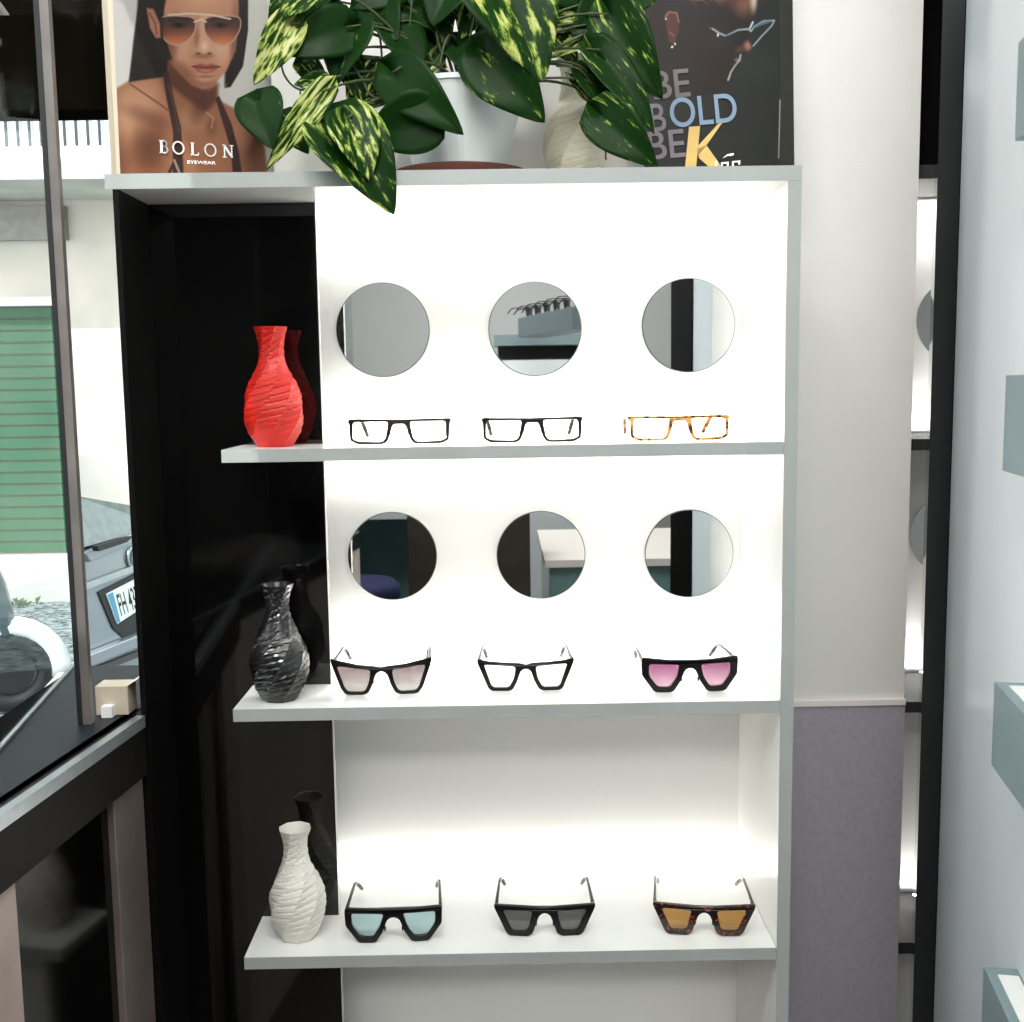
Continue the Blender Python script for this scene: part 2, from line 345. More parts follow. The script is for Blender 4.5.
# round mirrors on the back panel
R_ = .0785
names = ['above the left pair of glasses on the top shelf', 'above the middle glasses on the top shelf', 'above the tortoiseshell glasses on the top shelf',
         'above the rose grey sunglasses on the middle shelf', 'above the clear cat eye glasses on the middle shelf', 'above the magenta sunglasses on the middle shelf']
for i, (px, py) in enumerate([(383, 330), (535, 329), (688.5, 325.5), (392.5, 556), (541, 555), (689, 553.5)]):
    c = at(px, py, 1, .279); r = R_ if i < 3 else .0765
    t = thing('round_mirror', 'round frameless wall mirror '+names[i], 'mirror', c, 'round mirrors on the lit back panel')
    for nm, ma, ra, y0, y1 in (('backing', 'mirror_edge', r, -.0005, .0012), ('glass', 'mirror', r-.0014, -.0028, -.0006)):
        b = BM(); lathe(b, [(ra, y0), (ra, y1)], 64); bmesh.ops.rotate(b, verts=b.verts, matrix=Matrix.Rotation(-math.pi/2, 3, 'X')); bmesh.ops.translate(b, verts=b.verts, vec=c)
        obj(nm, b, M[ma], t)

# ------------------------------------------------------------------ twisted faceted vases
def vase(name, loc, ma, label, s=1.0, turn=0.0):
    prof = [(0, .0265), (.04, .031), (.12, .0385), (.22, .0435), (.32, .0445), (.42, .0420), (.52, .0360), (.60, .0290), (.68, .0225), (.76, .0188), (.84, .0182), (.90, .0198), (.96, .0228), (1, .0250)]
    hgt = .178; n = 8; sub = 6; rows = 66
    def rad(t):
        for (a, ra), (b, rb) in zip(prof, prof[1:]):
            if a <= t <= b:
                k = (t-a)/(b-a); k = k*k*(3-2*k)*.5+k*.5; return ra+(rb-ra)*k
        return prof[-1][1]
    b = BM(); rings = []
    for j in range(rows+1):
        t = j/rows; ring = []
        for k in range(n*sub):
            f = (k % sub)/sub                               # each facet climbs then drops back: helical steps
            ph = 2*math.pi*k/(n*sub)
            cr = math.cos(math.pi/n)/math.cos((f-.5)*2*math.pi/n)
            rr = rad(t)*(.2+.8*cr)*1.03*(1+.10*(f-.5)) - .0010*((j % 4) == (int(f*3) % 4))*(t > .04)*(t < .97)
            an = ph+turn+t*1.9*1.15
            ring.append(b.verts.new((rr*math.cos(an), rr*math.sin(an), hgt*t)))
        rings.append(ring)
    N = n*sub
    for p, q in zip(rings, rings[1:]):
        for k in range(N): b.faces.new((p[k], p[(k+1) % N], q[(k+1) % N], q[k]))
    b.faces.new(rings[0][::-1]); last = rings[-1]
    for t in (.995, .9, .75, .5, .3, .05):                    # inner wall
        ring = [b.verts.new(((rad(t)-.0022)*math.cos(2*math.pi*k/N+turn+2.185), (rad(t)-.0022)*math.sin(2*math.pi*k/N+turn+2.185), hgt*t)) for k in range(N)]
        for k in range(N): b.faces.new((last[k], last[(k+1) % N], ring[(k+1) % N], ring[k]))
        last = ring
    b.faces.new(last)
    bmesh.ops.scale(b, verts=b.verts, vec=(s, s, s)); bmesh.ops.translate(b, verts=b.verts, vec=loc)
    return tag(obj(name, b, ma, origin=loc), label, 'vase', 'twisted faceted vases')
def on(px, py, y, z): p = at(px, py, 1, y); return (p.x, y, z)
vase('vase', on(275, 445, .074, zS[0]+.0003), M['red'], 'bright red twisted vase on the left end of the top shelf')
vase('vase', on(281, 702, .055, zS[1]+.0003), M['black_vase'], 'black twisted vase on the left end of the middle shelf', turn=.4)
vase('vase', on(299, 936, .066, zS[2]+.0003), M['white_vase'], 'white twisted vase on the left end of the lowest shelf', turn=.2)
p = at(575, 165, 1, .18); vase('vase', (p.x, .18, H+.0003), M['cream_vase'], 'cream twisted vase on top of the unit behind the trailing plant', 1.12)

# ------------------------------------------------------------------ glasses
RECT = dict(o=[(0, 37), (74, 38), (77, 37), (76, 31), (75, 6), (66, 1.2), (60, 0), (27, 0), (21, 1.5), (16, 8), (10.5, 26), (8, 30), (0, 30)],
            h=[(15, 34.5), (71.5, 34.5), (72.5, 8), (64, 3.8), (29, 2.6), (23.5, 4), (19.5, 10)], t=.004, zt=34, xt=75)
CAT = dict(o=[(0, 43), (12, 45), (34, 47), (62, 53), (78, 57), (78, 52), (74, 40), (63, 10), (56, 1), (50, 0), (28, 0), (21, 3), (15, 14), (9, 32), (4, 36), (0, 37)],
           h=[(15, 40), (34, 42), (62, 46), (70, 46), (58.5, 11), (53, 4.5), (29, 4), (24, 7), (18, 20)], t=.005, zt=50, xt=74)
CAT2 = dict(o=[(0, 41), (10, 44), (34, 45), (60, 47), (75, 51), (76, 47), (70, 32), (58, 4), (53, 0), (26, 0), (20, 3), (14, 14), (8, 31), (4, 34), (0, 35)],
            h=[(14, 39.5), (36, 41), (60, 42.5), (66, 42), (54.5, 8), (50, 4.5), (28, 4.5), (24, 7), (17, 20)], t=.005, zt=46, xt=72)
FLAT = dict(o=[(0, 51), (30, 51.5), (76, 56), (77, 50), (76, 27), (58, 2), (53, 0), (31, 0), (26, 2), (16, 17), (9, 34), (4, 38), (0, 38.5)],
            h=[(15, 45.5), (64, 47), (66.5, 44), (66, 27), (52, 8), (36, 7.5), (30, 9), (20, 24)], t=.007, zt=49, xt=74)
FLATW = dict(o=[(0, 54), (30, 54), (75, 55), (76, 50), (75, 27), (57, 3), (53, 0), (32, 0), (27, 2), (17, 17), (10, 36), (5, 40), (0, 41)],
             h=[(13, 48), (65, 48.5), (66.5, 45), (66, 28), (51, 8), (36, 7.5), (31, 9), (20, 26)], t=.007, zt=49, xt=73)
GEO = dict(o=[(0, 46), (12, 48), (74, 50), (80, 50), (79, 44), (61, 5), (55, 0), (26, 0), (19, 5), (13, 22), (9, 33), (4, 37), (0, 38)],
           h=[(18, 42), (38, 43), (64, 43.5), (66.5, 40), (53, 9), (49, 7), (30, 7), (25, 11)], t=.006, zt=46, xt=76)
def mirror_pts(p): return [(-x, y) for x, y in p[::-1]]
def glasses(loc, rz, sp, fm, lm, label, group, tm=None, s=1.0, wire=False, tilt=0.0, short=1.0):
    k = .001*s; t = thing('sunglasses' if group != 'clear eyeglasses' else 'eyeglasses', label, 'sunglasses' if group != 'clear eyeglasses' else 'eyeglasses', loc, group)
    half = [(x*k, y*k) for x, y in sp['o']]
    full = half+[p for p in mirror_pts(half) if abs(p[0]) > 1e-6]
    outer = rounded(full, .003, 3)
    hx = sum(x for x, y in sp['h'])/len(sp['h']); hy = sum(y for x, y in sp['h'])/len(sp['h']); hs_ = .96 if wire else .94
    hole = [((hx+(x-hx)*hs_)*k, (hy+(y-hy)*hs_)*k) for x, y in sp['h']]; hr = rounded(hole, .005*s, 4); hl = [(-x, y) for x, y in hr[::-1]]
    me = plate2d('frame_front', [outer, hr, hl], sp['t'], .0008)
    for v in me.vertices: v.co.y += 0.9*v.co.x**2             # face-form wrap
    meobj('frame_front', me, fm, t)
    cx = sum(p[0] for p in hr)/len(hr); cz = sum(p[1] for p in hr)/len(hr)
    for sg in (1, -1):
        lp = [(sg*(cx+(p[0]-cx)*1.03), cz+(p[1]-cz)*1.03) for p in hr]
        me = plate2d('lens', [lp if sg > 0 else lp[::-1]], .0012)
        for v in me.vertices: v.co.y += 0.9*v.co.x**2
        o = meobj('lens', me, lm, t); 
        # temple: hinge block, straight arm, bent tip
        X = sp['xt']*k*sg; Z = sp['zt']*k; y0 = 0.9*X*X+.002; L = .135*short
        b = BM()
        pts = [(X, y0, Z), (X*1.0, y0+.012, Z), (X*.98, y0+L*.35, Z+.0005), (X*.955, y0+L*.68, Z+.0003), (X*.93, y0+L*.78, Z-.004), (X*.90, y0+L*.88, Z-.014), (X*.865, y0+L, Z-.028)]
        tube(b, pts, [.0032, .0031, .0026, .0026, .0032, .0038, .003], 10)
        for v in b.verts: v.co.x = X+(v.co.x-X)*1.0
        bmesh.ops.translate(b, verts=b.verts, vec=t.location)
        tp = obj('temple', b, tm or fm, t, smooth=True)
        b = B(X-.0016, X+.0016, y0-.001, y0+.006, Z-.003, Z+.003); bmesh.ops.translate(b, verts=b.verts, vec=t.location)
        obj('hinge', b, M['steel'], tp)
        b = BM(); bmesh.ops.create_uvsphere(b, u_segments=10, v_segments=6, radius=.0035)
        bmesh.ops.scale(b, verts=b.verts, vec=(.5, .8, 1.4)); bmesh.ops.translate(b, verts=b.verts, vec=t.location+Vector((sg*(.0120 if wire else .0138)*s, .003, sp['zt']*k*.42)))
        obj('nose_pad', b, M['clear'] if wire else fm, t, smooth=True)
    t.rotation_euler = (tilt, 0, rz); return t
e1, e2, e3 = zS[0]+.0009, zS[1]+.0009, zS[2]+.0009
BP = M['black_plastic']
def gl(px, py, y, z): p = at(px, py, 1, y); return (p.x, y, z)
glasses(gl(399.5, 443, .075, e1), 0, RECT, M['brown_dark'], M['clear'], 'narrow rectangular dark brown eyeglasses, leftmost on the top shelf', 'clear eyeglasses', wire=True)
glasses(gl(532.5, 442, .070, e1), 0, RECT, BP, M['clear'], 'narrow rectangular black eyeglasses in the middle of the top shelf', 'clear eyeglasses', s=.985, wire=True)
glasses(gl(680, 441, .060, e1), .02, RECT, M['tort_light'], M['amber_clear'], 'narrow rectangular light amber tortoiseshell eyeglasses on the right of the top shelf', 'clear eyeglasses', s=.985, wire=True)
glasses(gl(382, 695, .065, e2), .02, CAT, BP, M['lens_rose'], 'black cat eye sunglasses with rose grey gradient lenses beside the black vase', 'sunglasses')
glasses(gl(526, 691, .073, e2), 0, CAT2, BP, M['clear'], 'black cat eye eyeglasses with clear lenses in the middle of the middle shelf', 'clear eyeglasses')
glasses(gl(690, 692, .053, e2), .03, FLAT, BP, M['lens_magenta'], 'thick black flat top sunglasses with magenta gradient lenses', 'sunglasses', s=.97)
glasses(gl(394, 942, .040, e3), .03, FLATW, BP, M['lens_blue'], 'black flat top sunglasses with pale blue lenses on the lowest shelf', 'sunglasses')
glasses(gl(545, 936, .050, e3), -.02, GEO, BP, M['lens_grey'], 'black angular sunglasses with grey lenses in the middle of the lowest shelf', 'sunglasses')
glasses(gl(704, 936, .042, e3), -.10, GEO, M['tort_dark'], M['lens_orange'], 'dark tortoiseshell angular sunglasses with orange lenses on the lowest shelf', 'sunglasses')

# ------------------------------------------------------------------ posters
def smooth(x, a, b):
    t = np.clip((x-a)/(b-a), 0, 1); return t*t*(3-2*t)
class Paint:
    """soft brush strokes on a grid given in the poster's own picture units"""
    def __init__(s, X, Y, col): s.X, s.Y = X, Y; s.c = np.zeros(X.shape+(3,)); s.c[:] = col
    def put(s, m, col): m = m[..., None]; s.c = s.c*(1-m)+np.array(col, float)*m
    def ell(s, cx, cy, rx, ry, col, soft=.3, a=1., rot=0., clip=None):
        c_, s_ = math.cos(rot), math.sin(rot); x = (s.X-cx)*c_+(s.Y-cy)*s_; y = -(s.X-cx)*s_+(s.Y-cy)*c_
        d = np.sqrt((x/rx)**2+(y/ry)**2); m = a*(1-smooth(d, 1-soft, 1+soft))
        s.put(m if clip is None else m*clip, col)
    def mask(s, pts, soft=1.):
        X, Y = s.X, s.Y; ins = np.zeros(X.shape, bool); D = np.full(X.shape, 1e9)
        for i in range(len(pts)):
            x0, y0 = pts[i-1]; x1, y1 = pts[i]
            c = (y0 > Y) != (y1 > Y)
            with np.errstate(divide='ignore', invalid='ignore'): xi = (x1-x0)*(Y-y0)/((y1-y0) if y1 != y0 else 1e-9)+x0
            ins ^= c & (X < xi)
            L2 = (x1-x0)**2+(y1-y0)**2+1e-9; t = np.clip(((X-x0)*(x1-x0)+(Y-y0)*(y1-y0))/L2, 0, 1)
            D = np.minimum(D, np.hypot(X-x0-t*(x1-x0), Y-y0-t*(y1-y0)))
        return np.clip(.5+np.where(ins, D, -D)/(2*soft), 0, 1)
    def poly(s, pts, col, soft=1., a=1.): m = s.mask(pts, soft); s.put(m*a, col); return m
    def line(s, pts, wd, col, a=1., soft=.6):
        D = np.full(s.X.shape, 1e9)
        for (x0, y0), (x1, y1) in zip(pts, pts[1:]):
            L2 = (x1-x0)**2+(y1-y0)**2+1e-9; t = np.clip(((s.X-x0)*(x1-x0)+(s.Y-y0)*(y1-y0))/L2, 0, 1)
            D = np.minimum(D, np.hypot(s.X-x0-t*(x1-x0), s.Y-y0-t*(y1-y0)))
        s.put(a*(1-smooth(D, wd/2-soft/2, wd/2+soft)), col)
def poster_mesh(name, corners, nx, ny, parent, painter):
    """grid between four corner points (bl, br, tr, tl), printed picture stored as a colour per vertex"""
    bl, br, tr, tl = [Vector(c) for c in corners]
    us = np.linspace(0, 1, nx); vs = np.linspace(0, 1, ny); U, V = np.meshgrid(us, vs)
    P = sum(np.array(c)[None, None, :]*w_[..., None] for c, w_ in ((bl, (1-U)*(1-V)), (br, U*(1-V)), (tr, U*V), (tl, (1-U)*V)))
    off = np.array(wloc(parent)); P = (P-off).reshape(-1, 3)
    I = np.arange(nx*ny).reshape(ny, nx); q = np.stack([I[:-1, :-1], I[:-1, 1:], I[1:, 1:], I[1:, :-1]], -1).reshape(-1, 4)
    me = bpy.data.meshes.new(name); me.from_pydata(P.tolist(), [], q.tolist())
    c = painter(U, V)*.78/255.; c = np.where(c <= .04045, c/12.92, ((np.clip(c, 0, 1)+.055)/1.055)**2.4)
    a = me.color_attributes.new('print', 'FLOAT_COLOR', 'POINT'); rgba = np.ones((nx*ny, 4), np.float32); rgba[:, :3] = c.reshape(-1, 3)
    a.data.foreach_set('color', rgba.ravel()); me.materials.append(M['print'])
    o = bpy.data.objects.new(name, me); C.objects.link(o); o.parent = parent; return o

def paint_woman(U, V):
    Y = 172-322*V; X = (121-13*(172-Y)/172)+U*152*(1+.02*(172-Y)/172)
    p = Paint(X, Y, (205, 200, 194))
    p.put(smooth(X, 150, 275)*.55, (188, 190, 178)); p.put((1-smooth(X, 105, 150))*.5, (224, 216, 212))
    hair = (26, 16, 12)
    p.poly([(136, -60), (140, -90), (180, -110), (225, -95), (240, -50), (240, 0), (242, 30), (240, 56), (230, 80), (222, 86), (222, 60), (160, 70), (166, 82), (127, 82), (131, 50)], hair, 1.5)
    skin = (150, 98, 70); lit = (206, 158, 126); dk = (84, 46, 32)
    sh = p.poly([(112, 90), (128, 80), (160, 74), (166, 60), (212, 60), (216, 100), (240, 112), (256, 122), (264, 150), (268, 180), (110, 180)], skin, 1.5)
    p.ell(134, 108, 20, 26, lit, .7, .55, clip=sh); p.ell(124, 128, 8, 24, (214, 160, 122), .8, .45, clip=sh)
    p.ell(150, 150, 14, 22, dk, .9, .7, clip=sh); p.ell(150, 118, 24, 7, dk, .9, .45, .35, clip=sh); p.ell(188, 122, 16, 12, lit, .9, .45, clip=sh)
    p.ell(198, 108, 7, 14, dk, .9, .55, .3, clip=sh); p.ell(210, 128, 5, 9, dk, .8, .5, clip=sh); p.ell(198, 150, 26, 18, (170, 112, 80), .8, .6, clip=sh)
    p.ell(252, 150, 9, 26, dk, .9, .5, clip=sh); p.ell(238, 136, 12, 12, (176, 120, 88), .8, .6, clip=sh); p.ell(120, 160, 8, 22, dk, .9, .4, clip=sh)
    p.poly([(163, 58), (170, 66), (190, 84), (206, 90), (216, 84), (214, 102), (204, 112), (186, 100), (166, 84)], (74, 40, 28), 3, .8)
    p.line([(128, 84), (158, 104), (166, 110)], 1.4, dk, .7); p.line([(204, 112), (212, 118), (210, 128)], 1.2, (206, 160, 126), .6)
    f = p.poly([(160, 22), (158, -10), (162, -45), (182, -66), (208, -66), (228, -48), (234, -14), (234, 22), (232, 50), (224, 70), (211, 86), (200, 89), (190, 85), (172, 66), (165, 46)], (182, 128, 98), 1.3)
    p.ell(196, -14, 24, 20, (212, 164, 132), .8, .7, clip=f); p.ell(219, 46, 9, 15, (214, 168, 138), .9, .75, clip=f)
    p.ell(178, 50, 9, 14, (205, 155, 124), .9, .6, clip=f); p.ell(166, 52, 6, 26, (104, 60, 42), .9, .75, .15, clip=f); p.ell(180, 74, 16, 7, (110, 64, 46), .9, .7, .7, clip=f)
    p.ell(231, 40, 4, 34, (112, 66, 48), .9, .7, clip=f); p.ell(203, 84, 12, 4, (128, 78, 56), .9, .6, clip=f)
    p.ell(202, 78, 7, 4, (212, 166, 138), .9, .5, clip=f)
    p.poly([(196, 14), (203, 14), (206, 40), (210, 50), (206, 54), (194, 54), (191, 49), (196, 38)], (204, 156, 126), 2., .8)
    p.ell(201, 46, 3, 4, (232, 192, 166), .9, .8); p.ell(195, 53.5, 2.4, 1.3, (84, 44, 32), .7, .8); p.ell(206, 53.5, 2.4, 1.3, (84, 44, 32), .7, .8); p.ell(200, 56, 9, 2, (124, 76, 56), .9, .6); p.ell(193, 38, 2.5, 10, (124, 76, 56), .9, .5)
    p.poly([(189, 66), (197, 63.5), (203, 65), (209, 63.5), (217, 66.5), (210, 72), (203, 73.5), (195, 72)], (146, 80, 68), .8); p.line([(189, 66.5), (197, 67), (203, 68), (210, 67), (217, 66.8)], 1., (84, 34, 32), .9)
    p.ell(203, 70.5, 6, 1.4, (206, 130, 120), .8, .7); p.ell(203, 76.5, 7, 1.5, (112, 64, 50), .8, .6)
    p.poly([(142, 10), (146, 9), (152, 18), (157, 30), (157, 40), (150, 38), (144, 26)], (156, 100, 76), 1.); p.line([(144, 13), (150, 22), (153, 34)], 1.4, (92, 50, 38), .8)
    # aviator glasses
    for cx, sx in ((174, 1), (217.5, -1)):
        L = [(q.x, q.y) for q in rounded([(cx-19*sx, 17), (cx-6*sx, 15.5), (cx+12*sx, 16.5), (cx+18*sx, 20), (cx+17*sx, 33), (cx+8*sx, 43), (cx-1*sx, 46), (cx-12*sx, 42), (cx-19*sx, 29)], 8, 4)]
        mk = p.mask(L, .8); g = smooth(p.Y, 20, 50)[..., None]
        col = np.array((52, 28, 26))*(1-g)+np.array((226, 124, 78))*g
        p.c = p.c*(1-mk[..., None]*.9)+col*mk[..., None]*.9
        p.ell(cx+1*sx, 25, 7, 2.6, (28, 16, 14), .6, .85); p.ell(cx+1*sx, 25.5, 2.2, 2, (10, 6, 6), .4, 1); p.line([(cx-9*sx, 20.5), (cx, 18), (cx+10*sx, 20)], 2, (36, 20, 16), .7)
        p.line(L+[L[0]], 1.1, (176, 150, 128), .9)
    p.line([(164, 15), (185, 13.5), (208, 15), (226, 19)], 1.5, (206, 186, 164)); p.line([(190, 22), (197, 19.5), (202, 22)], 1.4, (206, 186, 164)); p.line([(148, 22), (156, 21)], 1.3, (206, 186, 164))
    # parted hair strands in front, halter straps
    p.poly([(158, -60), (165, -20), (160, 6), (157, 22), (163, 60), (166, 76), (127, 82), (130, 40), (134, 8), (133, -60)], hair, 1.2)
    p.poly([(142, 8), (149, 9), (156, 24), (157, 38), (152, 38), (146, 28)], (168, 112, 86), 1.); p.line([(145, 13), (151, 23), (153, 34)], 1.2, (92, 50, 38), .8)
    p.poly([(226, -60), (232, -6), (238, 14), (238, 46), (228, 78), (222, 88), (228, 87), (240, 66), (244, 30), (243, -10), (238, -60)], hair, .7)
    st = (58, 34, 30)
    p.poly([(160, 74), (166, 72), (172, 100), (180, 128), (184, 176), (173, 176), (172, 132), (165, 100)], st, .8); p.poly([(213, 98), (217, 96), (230, 124), (238, 152), (242, 176), (233, 176), (230, 150), (221, 122)], st, .8)
    p.line([(176, 158), (168, 176)], 2.6, st); p.line([(174, 160), (181, 176)], 2, (206, 196, 186), .6); p.line([(166, 84), (172, 106), (178, 132)], 1, (126, 92, 78), .5)
    return p.c
B1 = at(121, 172, 1, .05)
P1 = [at(121, 172, 1, .050), at(273, 172, 1, .050)]; x0, x1 = P1[0].x, P1[1].x
t = thing('poster', 'poster of a woman in aviator sunglasses with white BOLON lettering on the top board', 'poster', ((x0+x1)/2, .055, H))
# picture plane stands nearly upright: bottom at y .050, top at y .075
hp = .47
def pp(px, py, y=.05): q = at(px, py, 1, y); return q
zb = H+.001; bl = (x0-.001, .0495, zb); br = (x1+.001, .0495, zb)
s_ = hp/((P1[0].z-zb)+hp)
tl = (x0-.001-.002, .070, zb+hp); tr = (x1-.001, .070, zb+hp)
def remap(U, V):
    Z = zb+hp*V; Yp = .0495+.0205*V; Xp = (bl[0]+(br[0]-bl[0])*U)
    d = np.stack([Xp-CAM[0], Yp-CAM[1], Z-CAM[2]], -1); dep = d@Fv
    return 512+FPX*(d@R2)/dep, 511-FPX*(d@U2)/dep
def paint_woman_board(U, V):
    _, Yp = remap(U, V); V2 = (172-Yp)/322; return paint_woman(U, V2)
b = BM(); prism(b, [(bl[0], bl[1]+.0008, bl[2]), (br[0], br[1]+.0008, br[2]), (tr[0], tr[1]+.0008, tr[2]), (tl[0], tl[1]+.0008, tl[2])], (0, .006, 0))
obj('board', b, M['card_cream'], t)
poster_mesh('print', (bl, br, tr, tl), 300, 560, t, paint_woman_board)
# serif lettering BOLON drawn as strokes: rows of (kind, ...) in letter units 0..1 wide, 0..1 tall
def letters(parent, origin, ex, ez, glyphs, ma, name='lettering', wd=.09, th=.0006):
    b = BM(); o = Vector(origin); ex = Vector(ex); ez = Vector(ez); nn = ex.cross(ez).normalized()*th
    def q(x, z): return o+ex*x+ez*z
    def stroke(pts, w1):
        for (xa, za), (xb, zb_) in zip(pts, pts[1:]):
            d = Vector((xb-xa, zb_-za)); L = d.length; n_ = Vector((-d.y, d.x))/L*w1/2; e_ = d/L*w1*.15
            prism(b, [q(xa-e_.x+n_.x, za-e_.y+n_.y), q(xa-e_.x-n_.x, za-e_.y-n_.y), q(xb+e_.x-n_.x, zb_+e_.y-n_.y), q(xb+e_.x+n_.x, zb_+e_.y+n_.y)], nn)
    x = 0
    def arc(cx, cz, rx, rz, a0, a1, n=14): return [(cx+rx*math.cos(math.radians(a0+(a1-a0)*i/n)), cz+rz*math.sin(math.radians(a0+(a1-a0)*i/n))) for i in range(n+1)]
    for ch, adv in glyphs:
        k = wd
        if ch == 'B':
            stroke([(x+.14, 0), (x+.14, 1)], k*1.3); stroke([(x, 0), (x+.35, 0)], k*.6); stroke([(x, 1), (x+.33, 1)], k*.6); stroke([(x+.14, .53), (x+.33, .53)], k*.6)
            stroke(arc(x+.33, .765, .21, .235, 90, -90), k); stroke(arc(x+.35, .265, .26, .265, 90, -90), k)
        elif ch == 'O': stroke(arc(x+.44, .5, .42, .5, 0, 360, 30), k)
        elif ch == 'L': stroke([(x+.14, 0), (x+.14, 1)], k*1.3); stroke([(x, 1), (x+.28, 1)], k*.6); stroke([(x, 0), (x+.58, 0)], k*.7); stroke([(x+.58, 0), (x+.6, .22)], k*.6)
        elif ch == 'N': stroke([(x+.14, 0), (x+.14, 1)], k*.7); stroke([(x+.72, 0), (x+.72, 1)], k*.7); stroke([(x+.12, 1), (x+.74, 0)], k*1.3); stroke([(x, 0), (x+.28, 0)], k*.6); stroke([(x, 1), (x+.18, 1)], k*.6); stroke([(x+.58, 1), (x+.86, 1)], k*.6)
        x += adv
    return obj(name, b, ma, parent)
ft = .0495+.0205*.06-.0012
q0 = at(160, 152.5, 1, ft); q1 = at(160, 140.5, 1, ft); sc = (q1-q0).z; qe = at(238, 158, 1, ft)
exd = (qe-q0).normalized()*sc
letters(t, q0, exd*1.08, (0, 0, sc), [('B', 1.05), ('O', 1.42), ('L', 1.12), ('O', 1.42), ('N', 1)], M['print_white'], wd=.13)
q0 = at(187, 163.5, 1, ft); text('small_lettering', 'EYEWEAR', M['print_white'], t, q0-t.location, .0062, rot=(0, math.radians(2.5), 0), sx=1.5, off=.0001)
# cream board behind it
b = BM(); box(b, x0-.024, x0+.10, .079, .083, zb, zb+.44)
tag(obj('card', b, M['card_cream']), 'plain cream card standing behind the poster of the woman', 'card')

def paint_man(U, V):
    # px-like units: 650..800 across, 165 at the board up to -120
    _Y = 172-300*V; _X = 645+153*U
    p = Paint(_X, _Y, (31, 33, 28)); p.put((1-smooth(_Y, 40, 150))*.0, (30, 30, 28))
    X0 = _X-0
    head = p.poly([(654, -60), (700, -92), (748, -70), (762, -30), (764, -4), (760, 14), (752, 22), (752, 38), (756, 48), (752, 53), (744, 55), (745, 62), (738, 72), (730, 82), (722, 92), (700, 96), (668, 100), (652, 100), (652, 0)], (30, 20, 17), 1.6)
    p.ell(748, 2, 10, 12, (150, 100, 74), .9, .8, clip=head); p.ell(758, -2, 3.4, 12, (226, 210, 192), .9, .9, clip=head); p.ell(735, -2, 14, 8, (92, 54, 40), .9, .6, clip=head)
    p.ell(752, 46, 4.5, 5, (190, 134, 108), .8, .85, clip=head); p.ell(744, 49, 5, 3, (110, 62, 48), .9, .7, clip=head)
    p.ell(720, 40, 14, 12, (46, 32, 27), .9, .8, clip=head); p.ell(700, 60, 22, 22, (32, 22, 19), .9, .8, clip=head)
    p.line([(744, 55), (743, 60), (738, 66), (734, 72), (731, 80)], 1.6, (214, 206, 196), .9); p.ell(741, 60, 3, 2, (236, 230, 220), .9, .5)
    for i in range(9): p.line([(690+i*4, -2+math.sin(i)*3), (700+i*4, 2+math.cos(i*2)*3)], 1., (150, 112, 92), .35)
    p.poly([(666, 14), (672, 10), (680, 12), (682, 22), (680, 34), (676, 44), (671, 42), (669, 30)], (84, 44, 36), 1.); p.line([(667, 18), (671, 12), (679, 13), (681, 22)], 1.2, (176, 118, 96), .8); p.line([(671, 32), (676, 36)], 1.5, (150, 96, 76), .7)
    p.ell(674, 47, 1.2, 1.2, (250, 250, 245), .4); p.ell(677, 44, 1., 1.4, (220, 220, 215), .4); p.ell(668, 19, .9, .9, (240, 240, 235), .4)
    gl_ = (168, 186, 194)
    p.line([(716, 29), (722, 33), (729, 36), (742, 30), (752, 29), (755, 31)], 1.8, gl_, .85); p.line([(716, 29), (713, 28)], 1., gl_, .6); p.ell(721, 35, 1, 1.6, (230, 240, 244), .5)
    p.line([(755, 31), (759, 26), (768, 21), (779, 20.5), (776, 26), (766, 36), (757, 46)], 1.4, gl_, .85); p.line([(758, 27), (765, 24), (774, 21)], 2.6, (96, 128, 146), .8); p.line([(754, 28), (757, 22)], 1.4, (240, 244, 244), .9)
    p.poly([(728, 36), (742, 31), (752, 31), (750, 40), (738, 47), (730, 42)], (20, 24, 28), 1.2, .6)
    p.ell(765, 68, 26, 14, (44, 48, 42), .9, .5)
    p.put(smooth(_X, 783, 785)*1., (46, 46, 41)); p.line([(784, 100), (782, 158)], .9, (206, 200, 186), .8)
    p.line([(783.5, -200), (783.5, 90)], .8, (24, 24, 22), .8)
    return p.c
yp = .20; zb2 = H+.001; pr = at(795, 165, 1, yp); pl_ = at(645, 165, 1, yp)
X0, X1 = pl_.x, pr.x; hp2 = .46; lean = .06
t = thing('poster', 'dark poster of a man in profile with BE BOLD BE K lettering', 'poster', ((X0+X1)/2, yp, H))
bl2, br2, tr2, tl2 = (X0, yp, zb2), (X1, yp, zb2), (X1+.004, yp+lean, zb2+hp2), (X0+.004, yp+lean, zb2+hp2)
b = BM(); prism(b, [Vector(c)+Vector((0, .0008, 0)) for c in (bl2, br2, tr2, tl2)], (0, .010, 0)); obj('board', b, M['card_black'], t)
def paint_man_board(U, V):
    Z = zb2+hp2*V; Yq = yp+lean*V; Xq = X0+(X1-X0)*U
    d = np.stack([Xq-CAM[0], Yq-CAM[1], Z-CAM[2]], -1); py = 511-FPX*(d@U2)/(d@Fv)
    return paint_man(U, (172-py)/300)
poster_mesh('print', (bl2, br2, tr2, tl2), 300, 520, t, paint_man_board)
slope = lean/hp2
def on_p2(px, py, lift=.0012):
    y = yp
    for _ in range(6): q = at(px, py, 1, y); y = yp+slope*(q.z-zb2)-lift
    return at(px, py, 1, y)
